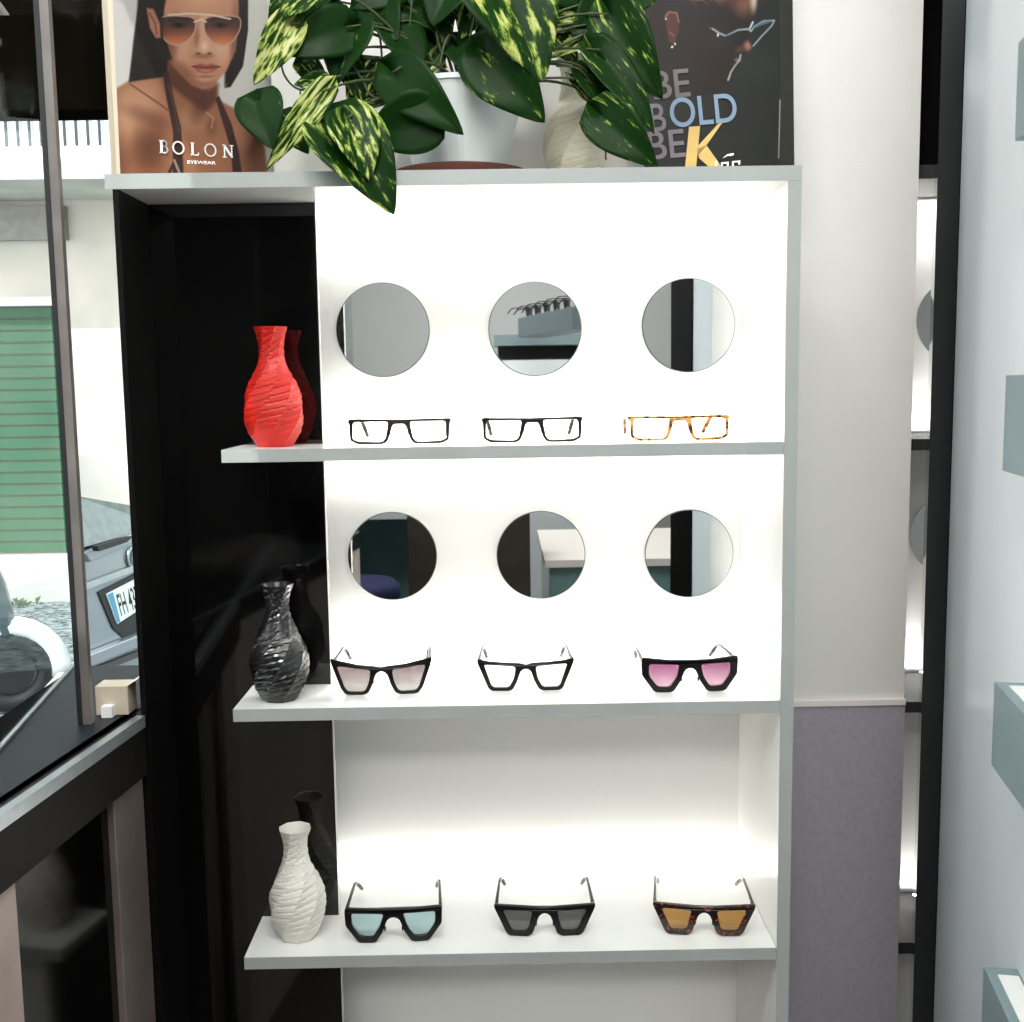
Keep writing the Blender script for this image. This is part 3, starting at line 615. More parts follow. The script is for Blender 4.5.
def p2text(s, px, py, hpx, ma, wpx, name='lettering', off=.0006):
    q = on_p2(px, py); q2 = on_p2(px, py-hpx); cap = (q2-q).length; size = cap/.70
    o = text(name, s, ma, t, (0, 0, 0), size, off=off); wm = max(v.co.x for v in o.data.vertices); x_ = (on_p2(px+wpx, py)-q).length/wm
    o.data.transform(Matrix.Diagonal((x_, 1, 1, 1))); o.location = q-t.location; o.rotation_euler = (-math.atan(slope), math.radians(-4.5), 0); return o
p2text('BE', 652, 99.5, 28, M['t1'], 39)
p2text('B', 649, 132, 28, M['t2'], 18); p2text('OLD', 670, 127.5, 29, M['t3'], 68)
p2text('BE', 647, 160, 28, M['t4'], 39)
# the K: two gold strokes and a leg
def p2poly(pts, ma, name): 
    b = BM(); prism(b, [on_p2(*q) for q in pts], (0, -.0006, 0)); return obj(name, b, ma, t)
b = BM()
for P in ([(689, 127), (700, 126), (696, 168), (685, 168)], [(697, 147), (718, 124), (722, 123), (706, 146), (698, 156)], [(697, 150), (706, 145), (721, 166), (710, 168), (699, 158)]):
    prism(b, [on_p2(*q) for q in P], (0, -.0009, 0))
obj('gold_letter', b, M['gold'], t)
b = BM()
for P in ([(715.3, 161), (717, 160.7), (717, 166), (715.3, 166)], [(721, 162.4), (728.6, 161.8), (728.6, 166), (726.8, 166), (726.8, 163.6), (722.6, 163.8), (722.6, 166), (721, 166)], [(732, 161.3), (740.2, 160.5), (740, 164.5), (738.2, 164.5), (738.2, 162.2), (733.8, 162.5), (733.8, 166), (732, 166)],
          [(722.5, 158.2), (727, 154.4), (731, 153.4), (733.5, 153.2), (734, 154.6), (731, 156), (728, 155.8), (725.5, 157)]):
    prism(b, [on_p2(*q, .0022) for q in P], (0, -.0006, 0))
obj('white_mark', b, M['print_white'], t)

# ------------------------------------------------------------------ trailing plant
pc = Vector((at(460, 156, 1, .13).x, .13, H))
pl = thing('potted_plant', 'trailing variegated green plant in a pale plastic pot on the top board', 'plant', pc+Vector((0, 0, .016)))
b = BM(); lathe(b, [(.052, 0), (.088, .001), (.103, .016), (.106, .016), (.104, .012), (.093, .004)][0:4]+[(.1, .014), (.085, .006), (.05, .005)], 48, pc+Vector((0, 0, .0003)))
tag(obj('saucer', b, M['saucer'], origin=tuple(pc), smooth=True), 'brown plant saucer under the pale pot on the top board', 'saucer')
pz = pc+Vector((0, 0, .0065)); b = BM()
lathe(b, [(.064, 0), (.067, .002), (.090, .098), (.0955, .126), (.098, .127), (.098, .134), (.094, .134), (.090, .120), (.062, .01)], 56, pz)
for v in b.verts:                                            # softly eight-sided
    r = v.co-pz; a = math.atan2(r.y, r.x); k = 1-.02*(1-abs(math.cos(4*a))); v.co.x = pz.x+r.x*k; v.co.y = pz.y+r.y*k
obj('pot', b, M['pot'], pl, smooth=False)
b = BM(); lathe(b, [(.087, .108), (.087, .118), (.02, .123)], 32, pz); obj('soil', b, M['soil'], pl)
def leaf(p0, p1, wd, var, nrm=None, fold=.25, droop=.12):
    """heart-shaped leaf from stalk p0 to tip p1"""
    p0, p1 = Vector(p0), Vector(p1); d = p1-p0; L = d.length; d.normalize()
    view = (Vector(CAM)-p0).normalized(); n = (nrm or view)
    n = (n-d*n.dot(d)).normalized(); s = d.cross(n); N_, W_ = 18, 5
    b = BM(); uvl = b.loops.layers.uv.new('UVMap'); rows = []
    for i in range(N_+1):
        t_ = i/N_
        w_ = (math.sin(math.pi*min(1, t_)**.52))**.72*(1-.22*t_) if 0 < t_ < 1 else 0.0
        w_ = max(w_, .0)*wd/2*1.22; back = .13*L*(1-t_)**5
        row = []
        for j in range(-W_, W_+1):
            f = j/W_; a = abs(f)
            pos = p0+d*(L*t_-back*a*2.0)+s*(w_*f)+n*(w_*a*fold-droop*L*(2*t_-1)**2+math.sin(t_*9+f*4)*.012*L*a)
            row.append((b.verts.new(pos), (t_, .5+f*.5*max(.25, w_/(wd*.56+1e-6)))))
        rows.append(row)
    for r0, r1 in zip(rows, rows[1:]):
        for j in range(2*W_):
            q = (r0[j], r0[j+1], r1[j+1], r1[j]); f = b.faces.new([x[0] for x in q]); f.smooth = True
            for lp, x in zip(f.loops, q): lp[uvl].uv = x[1]
    me_o = obj('leaf', b, M['leaf'], pl, smooth=True)
    sm = me_o.modifiers.new('thickness', 'SOLIDIFY'); sm.thickness = .0006
    me_o.data.attributes.new('variegation', 'FLOAT', 'POINT').data.foreach_set('value', [var]*len(me_o.data.vertices))
    return me_o
def PX(x, y, d): return at(x, y, 1, d)
D_, L_, V_ = -.12, .07, .13
V2_ = .03
leaves = [  # stalk px, tip px, depth stalk, depth tip, width px, variegation
 (346, 27, 280, 53, .04, .01, 40, D_), (352, 24, 334, 84, .05, .04, 44, -.05), (396, 22, 420, 78, .08, .06, 42, D_), (393, 72, 461, 132, .03, .00, 44, D_),
 (428, 118, 362, 140, .02, .03, 50, -.08), (336, 122, 395, 209, -.005, -.03, 64, .05), (348, 118, 370, 178, -.02, -.04, 44, V_-.04), (258, 100, 272, 148, .0, -.02, 40, -.06),
 (283, 118, 308, 152, .05, .04, 28, .04), (322, 92, 266, 168, .0, -.015, 24, .13), (290, 24, 254, 84, .01, .0, 30, .16), (303, 62, 330, 90, .05, .05, 20, .04),
 (325, 82, 294, 84, .03, .02, 18, .03), (304, -14, 268, 22, .015, .005, 34, .05), (372, 64, 348, 112, .09, .07, 30, .09), (494, -34, 545, 78, .0, -.02, 80, .085),
 (484, 52, 544, 121, .0, -.01, 56, -.03), (606, 4, 572, 34, .10, .08, 30, -.04), (610, 14, 661, 98, .05, .03, 46, .0), (600, 50, 656, 130, .04, .02, 32, -.01),
 (586, 70, 617, 122, .06, .05, 26, -.02), (600, 114, 657, 166, .02, .0, 42, -.01), (456, 40, 486, 88, .10, .08, 28, D_), (560, 22, 604, 16, .12, .10, 22, .15),
 (614, 24, 552, 54, .10, .08, 22, .14), (372, 2, 396, 38, .1, .06, 40, D_), (330, 2, 300, 40, .1, .08, 40, D_), (424, 4, 452, 32, .12, .1, 42, -.05),
 (452, -22, 432, 24, .10, .08, 44, D_), (392, -28, 352, 8, .1, .08, 46, D_), (480, -16, 462, 36, .12, .1, 38, .08), (330, -40, 318, 12, .1, .08, 42, -.02),
 (560, -30, 585, 12, .12, .1, 40, D_), (640, -16, 610, 24, .1, .08, 36, -.03), (556, 34, 578, 66, .12, .12, 22, .05), (432, 54, 408, 92, .1, .09, 26, .06),
 (520, -40, 470, 6, .10, .08, 50, -.05), (618, 26, 640, 60, .07, .06, 24, .10), (344, 52, 362, 104, .07, .06, 26, .03), (382, 92, 352, 104, .08, .07, 20, .1),
 (590, 94, 566, 72, .08, .06, 14, .08), (410, -10, 440, 60, .13, .13, 40, D_), (500, 10, 480, 66, .13, .13, 34, D_), (540, -10, 566, 30, .14, .12, 34, .02),
]
cp = pz+Vector((0, 0, .118))
for i, (x0_, y0_, x1_, y1_, d0, d1, wpx, var) in enumerate(leaves):
    a, c = PX(x0_, y0_, d0), PX(x1_, y1_, d1)
    wd = wpx*(a-Vector(CAM)).length/FPX
    rnd = random.Random(i); nn = (Vector(CAM)-a).normalized()+Vector((rnd.uniform(-.45, .45), 0, rnd.uniform(-.1, .55)))
    leaf(a, c, wd, var, nn, .12+.25*rnd.random(), .05+.08*rnd.random())
    # stalk from the pot
    if y0_ < 100 or i in (5, 6, 4):
        r0 = cp+Vector((rnd.uniform(-.05, .05), rnd.uniform(-.05, .03), 0)); top = r0.lerp(a, .45)+Vector((0, 0, max(.04, (a.z-r0.z)*.3+.05)))
        pts = [(r0*(1-s1)**2+top*2*s1*(1-s1)+a*s1**2) for s1 in [k/10 for k in range(11)]]
        b = BM(); tube(b, pts, [.0022]*8+[.0018, .0016, .0014], 6); obj('stem', b, M['stem'], pl, smooth=True)
def vine(pts, d, r=.0016):
    P = [PX(x, y, d) for x, y in pts]; out = []
    for i in range(len(P)-1):
        p_0, p_1, p_2, p_3 = P[max(i-1, 0)], P[i], P[i+1], P[min(i+2, len(P)-1)]
        for k in range(5):
            s1 = k/5; out.append(.5*((2*p_1)+(p_2-p_0)*s1+(2*p_0-5*p_1+4*p_2-p_3)*s1*s1+(3*p_1-p_0-3*p_2+p_3)*s1**3))
    out.append(P[-1]); b = BM(); tube(b, out, r, 6); obj('vine', b, M['stem'], pl, smooth=True)
vine([(296, -10), (286, 18), (282, 50), (283, 72), (296, 88), (318, 92), (332, 106), (338, 122)], .045)
vine([(318, 92), (326, 108), (329, 134), (334, 148)], .03)
vine([(352, 62), (362, 80), (372, 96), (390, 98)], .05); vine([(300, 90), (304, 118), (312, 136), (324, 140)], .04, .0013)
vine([(378, 20), (382, 60), (380, 90), (372, 104)], .08); vine([(430, 70), (400, 78), (392, 92)], .06)
vine([(500, 70), (545, 62), (575, 64), (590, 78), (598, 112)], .07, .002); vine([(545, 78), (575, 78), (590, 82)], .06); vine([(549, 52), (580, 36), (612, 22)], .08, .0024)
vine([(556, 66), (580, 70), (598, 96), (604, 130), (606, 160)], .06, .0013)
vine([(450, -30), (446, 20), (440, 66)], .11, .0025); vine([(470, -30), (462, 20), (456, 66)], .12, .0025); vine([(420, -20), (424, 30), (432, 66)], .13, .0025); vine([(488, -10), (480, 30), (468, 68)], .12)
vine([(412, 0), (406, 40), (384, 64), (380, 96)], .09); vine([(440, 0), (436, 30), (446, 68)], .10, .002); vine([(478, 0), (470, 40), (474, 68)], .1, .0018)

# ------------------------------------------------------------------ grey blocks on the right wall
for (z0, z1, lab) in ((1.817, 1.925, 'upper grey-blue wall block on the right wall, cut by the frame beside the ceiling end'), (1.440, 1.552, 'second grey-blue wall block from the top on the right wall'),
                      (1.080, 1.184, 'third grey-blue wall block from the top on the right wall, its top seen'), (.70, .820, 'lowest grey-blue wall block on the right wall at the frame corner')):
    o_ = Vector((1.142, -.299, 0)); f0 = o_; f1 = o_-dW*.30; e = nW*.0398
    t = thing('wall_block', lab.replace(', cut by the frame beside the ceiling end', ', topmost of four'), 'display block', (f0+Vector((0, 0, z0))), 'grey blocks on the right wall')
    b = BM(); plan(b, [f0.xy, (f0+e).xy, (f1+e).xy, f1.xy], z0, z1); obj('body', b, M['block'], t, bevel=.0008)
    if z1 < 1.3:
        g0 = f0-dW*.02+nW*.012; g1 = f0-dW*.28+nW*.012; g2 = nW*.024
        b = BM(); plan(b, [g0.xy, (g0+g2).xy, (g1+g2).xy, g1.xy], z1, z1+.0015); obj('inset_top', b, M['panel_white'], t)

# ------------------------------------------------------------------ shop window on the left
wd_ = Vector((.045, .397, 0)).normalized(); wn = Vector((-wd_.y, wd_.x, 0)); W0 = Vector((.008, .034, 0))     # runs along the inner frame
def wl(s, off=0): q = W0+wd_*s+wn*off; return (q.x, q.y)
s0, s1_ = -1.66, -.036
wnd = thing('window_1', None, None, (-.05, -.4, 0), kind='structure')
obj('transom', plan(BM(), [wl(s1_, -.012), wl(s1_, .02), wl(s0, .02), wl(s0, -.012)], .980, 1.052), M['bronze'], wnd)
obj('sill_strip', plan(BM(), [wl(s1_, -.013), wl(s1_, .0), wl(s0, .0), wl(s0, -.013)], 1.0525, 1.070), M['silver'], wnd)
obj('sill_channel', plan(BM(), [wl(s1_, .0005), wl(s1_, .02), wl(s0, .02), wl(s0, .0005)], 1.0525, 1.067), M['rubber'], wnd)
obj('lower_panel', plan(BM(), [wl(-.13, .006), wl(-.13, .02), wl(s0, .02), wl(s0, .006)], 0, .9795), M['door_dark'], wnd)
obj('corner_pilaster', plan(BM(), [wl(s1_, -.004), wl(s1_, .02), wl(-.1298, .02), wl(-.1298, -.004)], 0, .9795), M['bronze_light'], wnd, bevel=.001)  # added part, stands for a bright reflection on the dark lower panel
obj('corner_edge', B(-.012, .0095, .0025, .03, 0, 1.069), M['bronze'], wnd)
obj('near_post', plan(BM(), [wl(-.385, -.006), wl(-.385, .0055), wl(-.60, .0055), wl(-.60, -.006)], 0, .9795), M['taupe'], wnd)
obj('corner_post', plan(BM(), [(-.010, .284), (.001, .284), (.001, .2995), (-.010, .2995)], 1.07, 2.9), M['rubber'], wnd)
# bay behind the inner frame
O1 = Vector((-.127, -.158, 0)); O2 = Vector((-.2, .296, 0)); od = (O2-O1).normalized(); O0 = O1-od*1.3; on_ = Vector((-od.y, od.x, 0))
obj('bay_floor', plan(BM(), [wl(-.036, .0205), wl(-1.6, .0205), O0.xy, (O2+od*.0).xy, (.001, .2995), (.001, .05)], 1.02, 1.0695), M['bay_floor'], wnd)
obj('bay_front', plan(BM(), [(O0+on_*.002).xy, (O0+on_*.03).xy, (O2+on_*.03).xy, (O2+on_*.002).xy], -.1, 1.06), M['facade'], wnd)
obj('outer_rail', plan(BM(), [O0.xy, (O0+on_*.006).xy, (O2+on_*.006).xy, O2.xy], 1.0700, 1.0745), M['silver'], wnd)
obj('pane', plan(BM(), [(O0+on_*.002).xy, (O0+on_*.005).xy, (O2+on_*.005).xy, (O2+on_*.002).xy], 1.0750, 2.6), M['pane'], wnd)
obj('pane', B(-.199, -.0105, .292, .296, 1.0705, 2.6), M['pane'], wnd)
obj('window_head', plan(BM(), [(O0+on_*.03).xy, (O2+on_*.03).xy, (.001, .2995), wl(-.04, .0), wl(-1.6, .0)], 2.6, 2.9), M['ceiling'], wnd)
pp_ = at(83, 724, 2, 1.07)
b = BM(); box(b, pp_.x-.006, pp_.x+.001, pp_.y-.004, pp_.y+.010, 1.07, 2.6); po = obj('window_post', b, M['rubber'], wnd)
obj('post_face', B(pp_.x+.0012, pp_.x+.0135, pp_.y-.003, pp_.y+.009, 1.07, 2.6), M['post_grey'], wnd)
# small things on the bay floor
c0 = at(92, 718, 2, 1.07)
t = thing('carton', 'open beige carton standing in the window bay beside the post', 'box', c0+Vector((.02, .03, 0)))
b = BM(); box(b, c0.x+.002, c0.x+.050, c0.y+.012, c0.y+.050, 1.0702, 1.114); obj('body', b, M['carton'], t, bevel=.001)
b = BM(); prism(b, [(c0.x+.050, c0.y+.012, 1.1142), (c0.x+.050, c0.y+.050, 1.1142), (c0.x+.066, c0.y+.050, 1.124), (c0.x+.066, c0.y+.012, 1.124)], (0, 0, .001)); obj('flap', b, M['trim_white'], t)
c1 = at(114, 712, 2, 1.07); b = BM(); box(b, c1.x-.008, c1.x+.008, c1.y-.03, c1.y-.012, 1.0702, 1.087)
tag(obj('small_box', b, M['print_white'], origin=(c1.x, c1.y-.02, 1.0702)), 'small white box in front of the carton in the window bay', 'box')

# ------------------------------------------------------------------ the street outside
G = -.1
struct('ground', B(-12, 6, -3, 12, G-.05, G), M['asphalt'])
FY = 7.6
struct('sidewalk', B(-12, 4, 6.9, FY, G, G+.10), M['concrete'])
hs = thing('house', 'beige stucco house across the street with balcony and green garage shutter', 'building', (-3, FY, G))
obj('wall', B(-9, 3, FY+.02, FY+.4, G, 9), M['facade'], hs)
sx1 = at(66, 400, 1, FY).x; z0 = at(40, 552, 1, FY).z; z1 = at(40, 306, 1, FY).z
b = BM()
n_ = 21; hh = (z1-z0)/n_
for i in range(n_):
    za = z0+i*hh; prism(b, [(-5.2, FY+.015, za), (-5.2, FY-.020, za+.004), (-5.2, FY-.004, za+hh*.82), (-5.2, FY+.015, za+hh)], (sx1+5.2, 0, 0))
obj('garage_shutter', b, M['shutter'], hs)
obj('shutter_frame', B(-5.3, sx1+.02, FY-.06, FY+.018, z1, z1+.07), M['rail_white'], hs)
obj('plinth', B(-9, 3, FY-.12, FY+.015, G+.1, z0-.01), M['concrete'], hs)
zc = at(60, 200, 1, FY).z; obj('string_course', B(-9, sx1+.1, FY-.06, FY+.015, zc-.32, zc-.05), M['post_grey'], hs)
# balcony
yb = 6.7; zb_ = at(80, 176, 1, yb).z; zt = at(80, 160, 1, yb).z; zr = at(80, 66, 1, yb).z
obj('balcony_slab', B(-6, 1.2, yb, FY+.015, zb_-.02, zt), M['concrete'], hs)
rl = obj('railing', box(box(BM(), -6, 1.2, yb, yb+.05, zr, zr+.07), -6, 1.2, yb, yb+.04, zt+.001, zt+.10), M['rail_white'], hs)
b = BM(); x = -4.4
while x < -.6: box(b, x, x+.014, yb+.01, yb+.035, zt+.1, zr); x += .085
obj('railing_bars', b, M['rail_dark'], rl)
obj('balcony_panel', B(-3.6, -1.5, yb+.06, yb+.08, zt+.001, zr-.01), M['rail_white'], hs)
b = BM(); xa = at(19, 110, 1, FY-.05).x; xb = at(38, 110, 1, FY-.05).x
for i in range(26): z = zt+.05+i*.07; prism(b, [(xa, FY-.02, z), (xa, FY-.06, z-.03), (xa, FY-.055, z-.005), (xa, FY-.02, z+.02)], (xb-xa, 0, 0))
obj('louvre_shutter', b, M['teal'], hs); obj('door_leaf', B(at(2, 110, 1, FY).x, xa-.03, FY-.03, FY+.018, zt, zt+1.9), M['rail_white'], hs)
zu = at(60, 58, 1, 6.68).z
obj('upper_balcony', B(-8, 2, 6.68, FY+.015, zu, zu+1.1), M['awning_dark'], hs)
aw = thing('awning', 'dark awning case with a grey folding arm outside above the shop window', 'awning', (-.4, .46, 2.04))
obj('case', B(-.62, -.14, .42, .50, 2.04, 2.2), M['awning_dark'], aw)
b = BM(); tube(b, [at(-30, -30, 1, .6), at(10, 24, 1, .9), at(30, 50, 1, 1.05)], .011, 8); obj('arm', b, M['post_grey'], aw)
# drain weeds
b = BM(); rr = random.Random(3); w0 = at(42, 586, 2, G); w0.y = 6.75
for i in range(70):
    q = w0+Vector((rr.gauss(0, .13), -abs(rr.gauss(0, .04)), 0)); hgt = rr.uniform(.02, .09); a = rr.uniform(0, 6.28); dx = Vector((math.cos(a), math.sin(a), 0))*.03
    b.faces.new([b.verts.new(q), b.verts.new(q+dx+Vector((0, 0, hgt*.6))), b.verts.new(q+dx*1.5+Vector((0, 0, hgt))), b.verts.new(q-dx*.2+Vector((0, 0, hgt*.7)))])
tag(obj('weeds', b, M['leafgreen']), 'small green weeds growing along the kerb', 'weeds', kind='stuff')

# parked car: its rear, seen past the post
ray = lambda x, y, d: Vector(CAM+(Fv+R2*(x-512)/FPX-U2*(y-511)/FPX)*d)
car = thing('car', 'silver hatchback car parked outside, its rear with plate FH 437M in view', 'car', (-.95, 2.3, G))
ca = at(77, 600, 1, 1.55); cb = at(158, 560, 1, 2.05)        # near and far corners of the rear
v_ = Vector((cb.x-ca.x, cb.y-ca.y, 0)); ul = v_.length; uh = v_.normalized(); bk = Vector((-.37, 1, 0)).normalized()   # uh: across the rear, bk: towards the car's front
def cq(u_, d_, z_): q = Vector((ca.x, ca.y, 0))+uh*u_+bk*d_; return Vector((q.x, q.y, z_))
def zpx(px, py):                                                # height on the rear plane
    n2 = Vector((-uh.y, uh.x, 0)); d = Fv+R2*(px-512)/FPX-U2*(py-511)/FPX; dv = Vector(d); tt = (Vector((ca.x, ca.y, 0))-Vector(CAM)).dot(n2)/dv.dot(n2); q = Vector(CAM)+dv*tt; return q
def upx(px, py): q = zpx(px, py); return ((Vector((q.x, q.y, 0))-Vector((ca.x, ca.y, 0))).dot(uh), q.z)
def carpoly(pts, th, ma, name, lift=0, par=None, bev=0):
    n2 = Vector((uh.y, -uh.x, 0)); n2 = n2 if n2.dot(Vector(CAM)-ca) > 0 else -n2
    b = BM(); prism(b, [zpx(*q)+n2*lift for q in pts], n2*th); return obj(name, b, ma, par or car, bevel=bev)
U1 = ul*1.2; zbelt = zpx(80, 553).z; ztop = zpx(78, 498).z; zlow = zpx(80, 705).z
b = BM(); prism(b, [cq(0, .002, zlow-.25), cq(U1, .002, zlow-.25), cq(U1, .002, zbelt+.01), cq(0, .002, zbelt)], bk*2.6); obj('body', b, M['car'], car, bevel=.01)
b = BM(); w1, w2, w3 = zpx(78, 500), zpx(137, 538), zpx(82, 556)
prism(b, [cq(0, .02, zbelt+.011), cq(U1*.9, .02, zbelt+.012), cq(U1*.62, .10, zbelt+(ztop-zbelt)*.55), cq(0, .14, ztop)], bk*2.2); obj('rear_window', b, M['car_glass'], car)
carpoly([(78, 553), (134, 531), (138, 538), (84, 562)], .02, M['car'], 'spoiler', .002, bev=.004)
carpoly([(80, 584), (139, 562), (139, 568), (81, 590)], .012, M['silver'], 'boot_trim', .002)
carpoly([(97, 592), (141, 570), (144, 632), (122, 637), (112, 628)], .004, M['rubber'], 'plate_recess', .0)
carpoly([(78, 655), (146, 628), (147, 640), (79, 668)], .03, M['car'], 'bumper', .002, bev=.005)
carpoly([(80, 672), (147, 646), (147, 652), (80, 679)], .012, M['rail_dark'], 'bumper_gap', .002)
carpoly([(81, 546), (112, 537), (118, 536), (112, 542), (84, 551)], .02, M['rubber'], 'wiper', .03)
pla = [(104, 594), (143, 574), (146, 604), (115, 624)]
carpoly(pla, .003, M['plate'], 'number_plate', .0045); carpoly([(105, 594.5), (110.5, 592), (118, 621.5), (115, 623)], .0006, M['plate_blue'], 'plate_band', .0077)
n2 = Vector((uh.y, -uh.x, 0)); n2 = n2 if n2.dot(Vector(CAM)-ca) > 0 else -n2
q0 = zpx(118.5, 616)+n2*.0078; q1 = zpx(113.0, 595)+n2*.0078; q2 = zpx(143.5, 603)+n2*.0078
me_cu = bpy.data.curves.new('plate_lettering', 'FONT'); me_cu.body = 'FH 437M'; me_cu.size = 1; me_cu.extrude = .0; me_cu.offset = .012
me = curve_mesh(me_cu); wm = max(v.co.x for v in me.vertices); hm = max(v.co.z for v in me.vertices)
for v in me.vertices: v.co = q0+(q2-q0)*(v.co.x/wm)+(q1-q0)*(v.co.z/hm)-wloc(car)
meobj('plate_lettering', me, M['rubber'], car)
b = BM(); q = zpx(131, 557)+n2*.004; tube(b, [q+uh*(.03*math.cos(a))+Vector((0, 0, .03*math.sin(a))) for a in [k*math.pi/8 for k in range(17)]], .005, 6); 
tube(b, [q+Vector((0, 0, -.02)), q+Vector((0, 0, .02))], .004, 6); obj('badge', b, M['silver'], car)
for u2 in (.0, U1*.8):
    b = BM(); c2 = cq(u2+.02, .45, G+.3); tube(b, [c2-uh*.02, c2+uh*.12], .3, 24); obj('wheel', b, M['rubber'], car)

# scooter standing beside the window
sb = at(14, 712, 2, G); sc_ = thing('scooter', 'grey-blue motor scooter parked close outside the window, front wheel and fender in view', 'scooter', (sb.x, sb.y, G))
def circ(c, r, ax, n=20): 
    ax = Vector(ax).normalized(); u3 = ax.orthogonal().normalized(); v3 = ax.cross(u3); return [c+(u3*math.cos(2*math.pi*k/n)+v3*math.sin(2*math.pi*k/n))*r for k in range(n+1)]
axw = Vector((.35, -.94, 0)).normalized(); fwd = Vector((.94, .35, 0)).normalized()
def tir(c, R, r, nm, ma, n=40): b = BM(); P = circ(c, R, axw, n); tube(b, P, r, 8, cap=False); return obj(nm, b, ma, sc_, smooth=True)
sp0 = Vector((sb.x, sb.y, 0))
def S(f, s, z): q = sp0+fwd*f+axw*s; return Vector((q.x, q.y, z))
wc = S(0, 0, G+.215); tir(wc, .165, .05, 'front_wheel', M['rubber']); b = BM(); tube(b, [wc-axw*.02, wc+axw*.02], .115, 24); obj('wheel_rim', b, M['rubber'], sc_)
b = BM(); P = [S(.235*math.cos(a), 0, G+.215+.235*math.sin(a)) for a in [math.radians(d) for d in range(-10, 171, 15)]]; tube(b, P, .055, 10); obj('front_fender', b, M['rail_white'], sc_, smooth=True)
b = BM(); tube(b, [S(0, 0, G+.4), S(-.08, 0, G+.65), S(-.18, 0, G+.98)], [.05, .09, .07], 14); obj('front_shield', b, M['scooter'], sc_, smooth=True)
b = BM(); bmesh.ops.create_uvsphere(b, u_segments=18, v_segments=12, radius=.095); bmesh.ops.translate(b, verts=b.verts, vec=S(-.12, .02, G+.93)); obj('headlight', b, M['car_glass'], sc_, smooth=True)
b = BM(); tube(b, [S(-.18, -.3, G+1.02), S(-.18, 0, G+1.0), S(-.18, .3, G+1.02)], .014, 8); obj('handlebar', b, M['rubber'], sc_, smooth=True)
b = BM(); tube(b, [S(-.2, 0, G+.3), S(-.6, 0, G+.26), S(-.85, 0, G+.45), S(-1.35, 0, G+.6)], [.08, .10, .17, .12], 14); obj('body', b, M['scooter'], sc_, smooth=True)
b = BM(); tube(b, [S(-.72, 0, G+.66), S(-1.0, 0, G+.70), S(-1.35, 0, G+.70)], [.07, .11, .07], 14); obj('seat', b, M['rubber'], sc_, smooth=True)
wc = S(-1.2, 0, G+.215); tir(wc, .165, .05, 'rear_wheel', M['rubber'])

# ------------------------------------------------------------------ the room behind, seen in the mirrors
t = thing('counter', 'dark brown wooden counter behind the viewer, seen in the lower round mirrors', 'counter', (.44, -2.3, 0))  # added block, in place of a dark figure reflected in the mirrors
obj('body', B(.17, .66, -2.60, -2.2, 0, 1.10), M['wood_brown'], t, bevel=.004); obj('top', B(.15, .70, -2.62, -2.18, 1.1002, 1.13), M['wood_brown'], t, bevel=.003)
t = thing('glass_counter', 'teal glass display counter, seen in the lower middle mirror', 'counter', (1.0, -2.6, 0))
obj('body', B(.74, 1.4, -3.2, -2.3, 0, .80), M['teal_glass'], t, bevel=.004); obj('top', B(.72, 1.42, -3.22, -2.28, .8002, .83), M['trim_white'], t)
t = thing('stool', 'round navy blue stool, seen in the lower left mirror', 'stool', (-.14, -3.0, 0))
b = BM(); lathe(b, [(.17, .52), (.20, .55), (.20, .60), (.17, .63)], 32, (-.14, -3.0, 0)); obj('seat', b, M['fabric_blue'], t, smooth=True)
for k in range(4):
    a = math.pi/4+k*math.pi/2; b = BM(); tube(b, [(-.14+.2*math.cos(a), -3+.2*math.sin(a), 0), (-.14+.12*math.cos(a), -3+.12*math.sin(a), .525)], .012, 8); obj('leg', b, M['steel'], t, smooth=True)
t = thing('desk', 'pale grey desk at the left rear of the shop, seen in the lower left mirror', 'desk', (-.4, -3.9, 0))
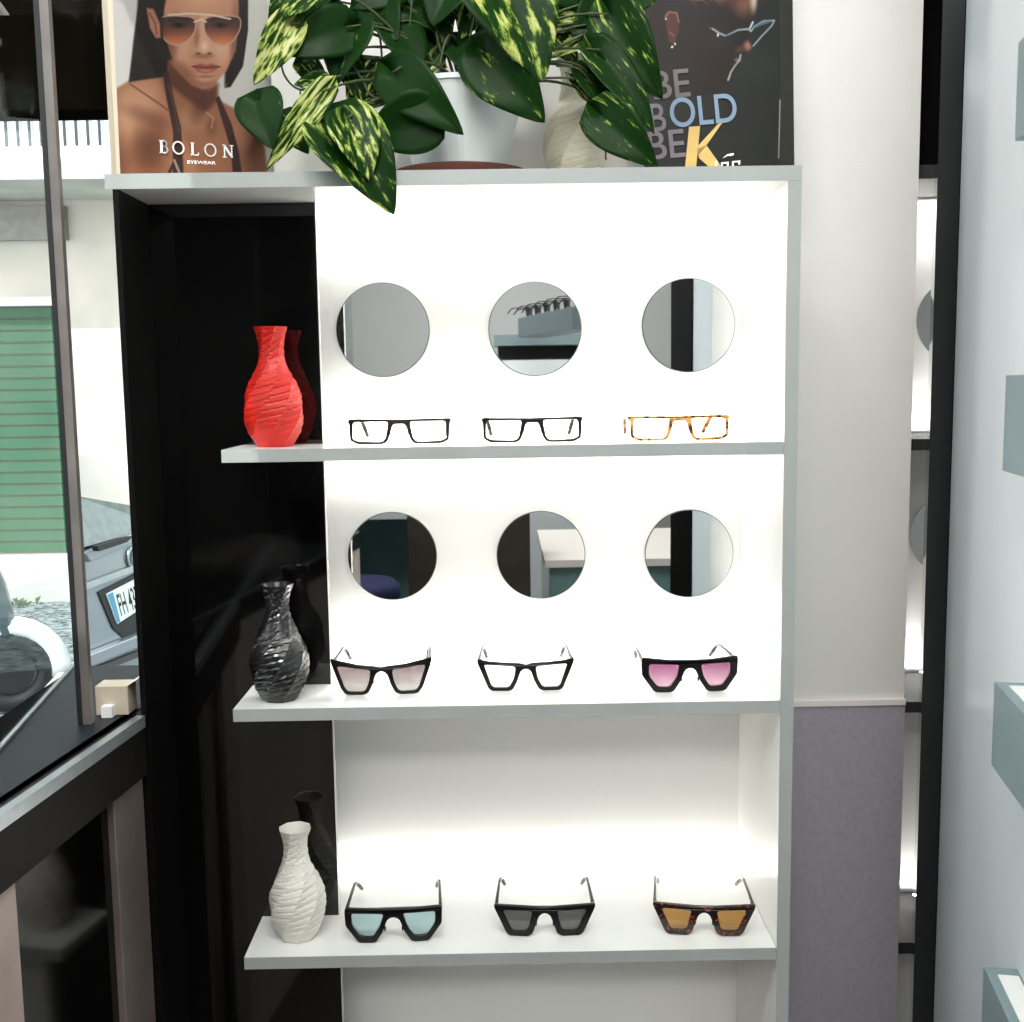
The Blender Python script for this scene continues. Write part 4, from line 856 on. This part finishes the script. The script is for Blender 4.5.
obj('top', B(-.55, .16, -4.1, -3.5, .86, .90), M['right_white'], t); obj('panel', B(-.52, .13, -4.05, -4.0, 0, .859), M['teal_glass'], t)
for x in (-.52, .10): obj('leg', B(x, x+.03, -3.55, -3.52, 0, .8595), M['steel'], t)
t = thing('wall_ledge', 'long slanting grey-blue display ledge behind the viewer, seen in the upper middle mirror', 'shelf', (.8, -3.0, 1.78))
obj('body', plan(BM(), [(.643, -3.4), (.861, -2.6), (.99, -2.64), (.77, -3.44)], 1.775, 1.872), M['block'], t, bevel=.002)
t2 = thing('display_cabinet', 'pale display cabinet with a dark recess, seen in the upper middle mirror', 'cabinet', (.9, -3.75, 0))
obj('body', B(.52, 1.3, -3.9, -3.6, 1.745, 1.80), M['block'], t2); obj('recess', B(.54, 1.28, -3.9, -3.65, 1.67, 1.7445), M['black_side'], t2); obj('lower_body', B(.50, 1.3, -3.9, -3.6, 0, 1.6695), M['right_white'], t2)
src = None
for i in range(6):
    k_ = i/5; X = .70+.19*k_; Yk = -3.33+.70*k_
    if src is None:
        src = glasses((X, Yk, 1.8735), 1.9, GEO, BP, M['lens_grey'], 'x', 'sunglasses'); src.scale = (.7, .7, .9); o = src
    else: o = copy_tree(src); o.location.x = X; o.location.y = Yk
    o['label'] = 'small dark sunglasses on the slanting ledge, seen in the upper middle mirror'; o['group'] = 'sunglasses on the slanting ledge'
t = thing('tall_cabinet', 'tall black cabinet left of the viewer, seen at the edge of the upper left mirror', 'cabinet', (-.5, -2.4, 0))  # added block, unseen itself, keeps the glossy black panel reflecting dark
obj('body', B(-.85, -.12, -2.6, -2.22, 0, 2.6), M['black_side'], t)
obj('door', B(-.84, -.13, -2.2195, -2.20, .05, 2.58), M['black_side'], t)
for y, x0q, x1q in ((-1.3, -.15, 1.15), (-3.2, -.2, 1.4)):
    t = tag(obj('ceiling_light', B(x0q, x1q, y-.3, y+.3, 2.85, 2.899), M['lamp'], origin=(.5, y, 2.85)), 'flat white ceiling light panel over the %s of the shop' % ('front' if y > -2 else 'rear'), 'ceiling light')
